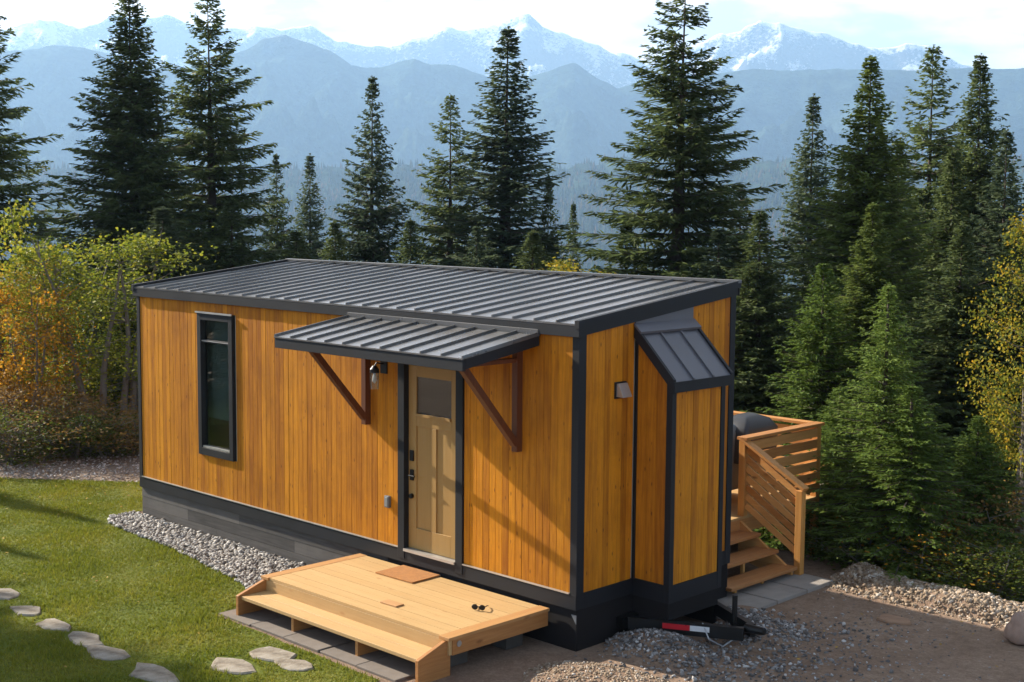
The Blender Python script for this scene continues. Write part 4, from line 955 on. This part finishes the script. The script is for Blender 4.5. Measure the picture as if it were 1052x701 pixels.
def leafy_mesh(key, Ht, Rd, nstem, nleaf, leaf, mat, seed, crown0=.25, bark='palebark', spread=1.0, thick=1.0):
    g = np.random.default_rng(seed); tr = MB(); C = []
    for s in range(nstem):
        a = g.uniform(0, 6.28); r0 = g.uniform(0, .25*Rd) if nstem > 1 else 0; b = np.array([r0*math.cos(a), r0*math.sin(a), 0]); lean = g.normal(0, .10*spread, 2); hh = Ht*g.uniform(.8, 1) if s else Ht
        pts = [b]
        for q in range(1, 8):
            z = hh*q/7*.97; pts.append(np.array([b[0]+lean[0]*z+.05*math.sin(z*1.3+s), b[1]+lean[1]*z+.05*math.cos(z*1.1+s), z]))
        tr.tube([tuple(p) for p in pts], [(.012*hh*thick+.012)*(1-q/7.6) for q in range(8)], 7)
        nl = int(16*Ht/6/max(1, nstem**.4))+6
        for k in range(nl):
            t = g.uniform(crown0, .97); i = int(t*7); p = pts[i]+(pts[min(i+1, 7)]-pts[i])*(t*7-i)
            aa = g.uniform(0, 6.28); ln = Rd*math.sin(math.pi*min(1, (t-crown0)/(1-crown0)*.8+.18))*g.uniform(.45, 1.0)+.15
            e = p+np.array([math.cos(aa)*ln, math.sin(aa)*ln, ln*g.uniform(.15, .8)]); mid = (p+e)/2+np.array([0, 0, -.05*ln])
            tr.tube([tuple(p), tuple(mid), tuple(e)], [.006+.008*ln, .005+.004*ln, .003], 4, False)
            for q in (.45, .7, .9, 1.05): C.append((p+(e-p)*q, .10+.20*ln))
    C0 = np.array([c for c, _ in C]); Rr = np.array([r for _, r in C]); idx = g.integers(0, len(C0), nleaf)
    P = C0[idx]+g.normal(0, .62, (nleaf, 3))*Rr[idx][:, None]
    d = unit(g.normal(0, 1, (nleaf, 3))+np.array([0, 0, -.4])); w = unit(np.cross(d, g.normal(0, 1, (nleaf, 3)))); ln = leaf*g.uniform(.6, 1.3, (nleaf, 1))
    V = kites(P, P+d*ln, w*ln*.36, .5); F = np.arange(len(V)).reshape(-1, 4)
    me = np_mesh(key+'_leaves', V, F, M[mat]); tm = bpy.data.meshes.new(key+'_trunk'); tm.from_pydata(tr.v, [], tr.f); tm.materials.append(M[bark]); return me, tm, Ht
LF = {'yel': leafy_mesh('yel', 6, 1.2, 3, 4600, .075, 'yellowleaf', 11, .38), 'grn': leafy_mesh('grn', 6.5, 1.4, 4, 5600, .075, 'yellowleaf', 12, .34), 'oli': leafy_mesh('oli', 5, 1.3, 4, 6500, .07, 'greenleaf', 13),
      'tal': leafy_mesh('tal', 11, 1.7, 2, 11000, .08, 'goldleaf', 18, .35, spread=.35), 'org': leafy_mesh('org', 4.5, 1.0, 3, 3600, .08, 'orangeleaf', 14), 'shr': leafy_mesh('shr', 1.8, .8, 7, 2600, .06, 'rust', 15, .1, spread=2.2), 'osh': leafy_mesh('osh', 1.8, .8, 6, 1500, .06, 'orangeleaf', 16, .1, spread=2.2),
      'gsh': leafy_mesh('gsh', 1.6, .8, 8, 3400, .055, 'greenleaf', 17, .05, spread=2.2)}
def leafy(kind, px, dist, top_y, wide, label, name='autumn_tree', cat='tree', group=None, sink=.1):
    me, tm, Ht = LF[kind]; x, y = ground_at(px, dist); zb = gz(x, y)-sink; fd = dist*math.cos(math.atan((px-526)/F_PX)); zt = CAM.z+(221-top_y)/F_PX*fd
    e = empty(name, (x, y, zb), label, cat, group, rnd.uniform(0, 6.28)); e.scale = (wide, wide, (zt-zb)/Ht); obj('crown', me, e); obj('trunk', tm, e); return e
GA = 'leafy autumn trees by the gravel path'
leafy('yel', 22, 27, 232, 1.0, 'thin yellow tree with orange tinge, second from the frame edge', group=GA)
leafy('grn', 108, 26.5, 232, 1.15, 'full yellow green tree standing close to the cabin corner', group=GA)
leafy('grn', 62, 28, 240, 1.1, 'yellow green tree in the middle of the autumn clump', group=GA)
leafy('org', -2, 27, 268, .9, 'orange leaved tree at the frame edge beside the dark spruce', group=GA)
leafy('oli', 135, 30, 262, 1.2, 'olive green tree half hidden behind the cabin corner', group=GA)
leafy('yel', 50, 32, 205, 1.2, 'pale lemon tree topping the autumn clump, hazy', group=GA)
leafy('org', 24, 26.2, 300, .75, 'short orange tree low in the autumn clump', group=GA)
leafy('oli', 85, 29.5, 275, 1.2, 'olive tree low at the back of the autumn clump', group=GA)
leafy('yel', 160, 27.5, 320, .9, 'short yellow tree tucked behind the cabin corner', group=GA)
GS = 'undergrowth shrubs at the top of the slope'
for i, (px, d, ty, kd, lab) in enumerate([(5, 24.2, 425, 'gsh', 'low green shrub behind the path at the frame edge'), (40, 24.4, 432, 'shr', 'rusty brown shrub behind the path, second from the frame edge'), (75, 24.5, 425, 'gsh', 'green shrub behind the path below the middle autumn tree'),
        (105, 24.6, 435, 'gsh', 'small green shrub behind the path near the cabin'), (132, 24.8, 428, 'shr', 'brown shrub beside the cabin corner and path'), (20, 24.9, 400, 'shr', 'taller brown shrub at the back of the path by the frame edge'), (92, 25.4, 410, 'shr', 'taller rusty shrub under the full yellow green tree'),
        (955, 16.6, 538, 'osh', 'orange leaved shrub growing just behind the rubble bank'), (990, 16.3, 560, 'gsh', 'green shrub by the boulder end of the rubble bank'), (905, 17, 545, 'gsh', 'green shrub in the shade of the young bright spruce'),
        (1035, 16.6, 552, 'gsh', 'green shrub right behind the boulder'), (870, 17.8, 520, 'gsh', 'dark green shrub beside the foot of the stairs'), (930, 18, 500, 'shr', 'rusty shrub under the shaded spruce'),
        (600, 26, 258, 'tal', 'orange shrub showing over the roof at the valley gap'), (1050, 17.5, 500, 'shr', 'brown shrub in the shade at the picture edge'), (855, 19.5, 470, 'shr', 'brown shrub under the rear railing'), (980, 17.4, 520, 'osh', 'second orange shrub, higher up beside the shaded bushy spruce')]):
    leafy(kd, px, d, ty, 1.15 if d > 20 else 1.0, lab, 'shrub', 'shrub', GS)
leafy('tal', 1056, 19, 190, .5, 'golden autumn tree at the picture edge above the boulder')
leafy('tal', 1085, 23, 165, .7, 'orange tree beyond the picture edge behind the golden one')
leafy('osh', 1018, 15.9, 612, .22, 'thin yellow sapling standing beside the boulder', 'sapling', 'sapling')

# ------------------------------------------------------------------ sun, sky, air
SUN = Vector((-6.2, -1, 3.3)).normalized()
sd = bpy.data.lights.new('sun', 'SUN'); sd.energy = 5.0; sd.angle = R(.55); sd.color = (1, .90, .76)
so = bpy.data.objects.new('sun', sd); COL.objects.link(so); so.rotation_euler = (-SUN).to_track_quat('-Z', 'Y').to_euler()
wd = bpy.data.worlds.new('World'); S.world = wd; wd.use_nodes = True; nt = wd.node_tree; nt.nodes.clear()
sky = N(nt, 'ShaderNodeTexSky'); sky.sky_type = 'NISHITA'; sky.sun_disc = False; sky.sun_elevation = math.asin(SUN.z); sky.sun_rotation = math.atan2(SUN.x, SUN.y) % (2*math.pi)
sky.air_density = 1; sky.dust_density = 1.2; sky.altitude = 800
tc = N(nt, 'ShaderNodeTexCoord'); mp = N(nt, 'ShaderNodeMapping'); mp.inputs['Scale'].default_value = (1, 1, 4.2); L(nt, tc.outputs['Generated'], mp.inputs['Vector'])
n1 = noise_n(nt, mp.outputs[0], 2.1, 8, .58, .3); n2 = noise_n(nt, mp.outputs[0], 6.5, 8, .6, .2)
cov = ramp(nt, [(.05, 0), (.26, 1)], n1).outputs[0]
zs = N(nt, 'ShaderNodeSeparateXYZ'); L(nt, tc.outputs['Generated'], zs.inputs[0])
cov = math_n(nt, 'MULTIPLY', cov, ramp(nt, [(.26, 1), (.50, .30)], zs.outputs[2]).outputs[0])
bank_ = math_n(nt, 'ADD', math_n(nt, 'MULTIPLY', zs.outputs[0], -.62), math_n(nt, 'MULTIPLY', zs.outputs[1], .62))   # the cloud bank lies over the mountains
cov = math_n(nt, 'MULTIPLY', cov, ramp(nt, [(.12, .25), (.55, 1)], bank_).outputs[0])
CLOUD_HI, CLOUD_LO = (18.5, 15.7, 13.3), (7.6, 6.9, 6.8)
shade = ramp(nt, [(.42, (0, 0, 0)), (.58, (1, 1, 1))], n2).outputs[0]
cc = mix_n(nt, shade, CLOUD_LO, CLOUD_HI)
hs = N(nt, 'ShaderNodeHueSaturation', Saturation=.55, Value=1.0); L(nt, sky.outputs[0], hs.inputs['Color'])   # sky colour muted so the fill light is less blue
sc_ = mix_n(nt, math_n(nt, 'MULTIPLY', cov, .92), hs.outputs[0], cc)
bg = N(nt, 'ShaderNodeBackground', Strength=.05); L(nt, sc_, bg.inputs['Color']); wo = N(nt, 'ShaderNodeOutputWorld'); L(nt, bg.outputs[0], wo.inputs['Surface'])
# air: one closed box round everything
HAZE = 1.0
if HAZE:
    m, nt = new_mat('haze'); pv = N(nt, 'ShaderNodeVolumePrincipled', Density=1.5e-4*HAZE, Anisotropy=.25); pv.inputs['Color'].default_value = (.42, .67, 1.0, 1)
    o_m = N(nt, 'ShaderNodeOutputMaterial'); L(nt, pv.outputs[0], o_m.inputs['Volume'])
    hb = MB().box(-32000, 32000, -32000, 32000, -190, 1230).build('haze', m); tag(hb, 'blue haze filling the valley', 'haze', kind='stuff')

S.render.engine = 'CYCLES'
S.cycles.use_denoising = True
S.cycles.volume_bounces = 2; S.cycles.max_bounces = 10; S.cycles.transparent_max_bounces = 16; S.cycles.caustics_reflective = False; S.cycles.caustics_refractive = False
S.cycles.sample_clamp_indirect = 8
S.view_settings.view_transform = 'Standard'; S.view_settings.look = 'None'; S.view_settings.gamma = 1; S.view_settings.exposure = 1.58
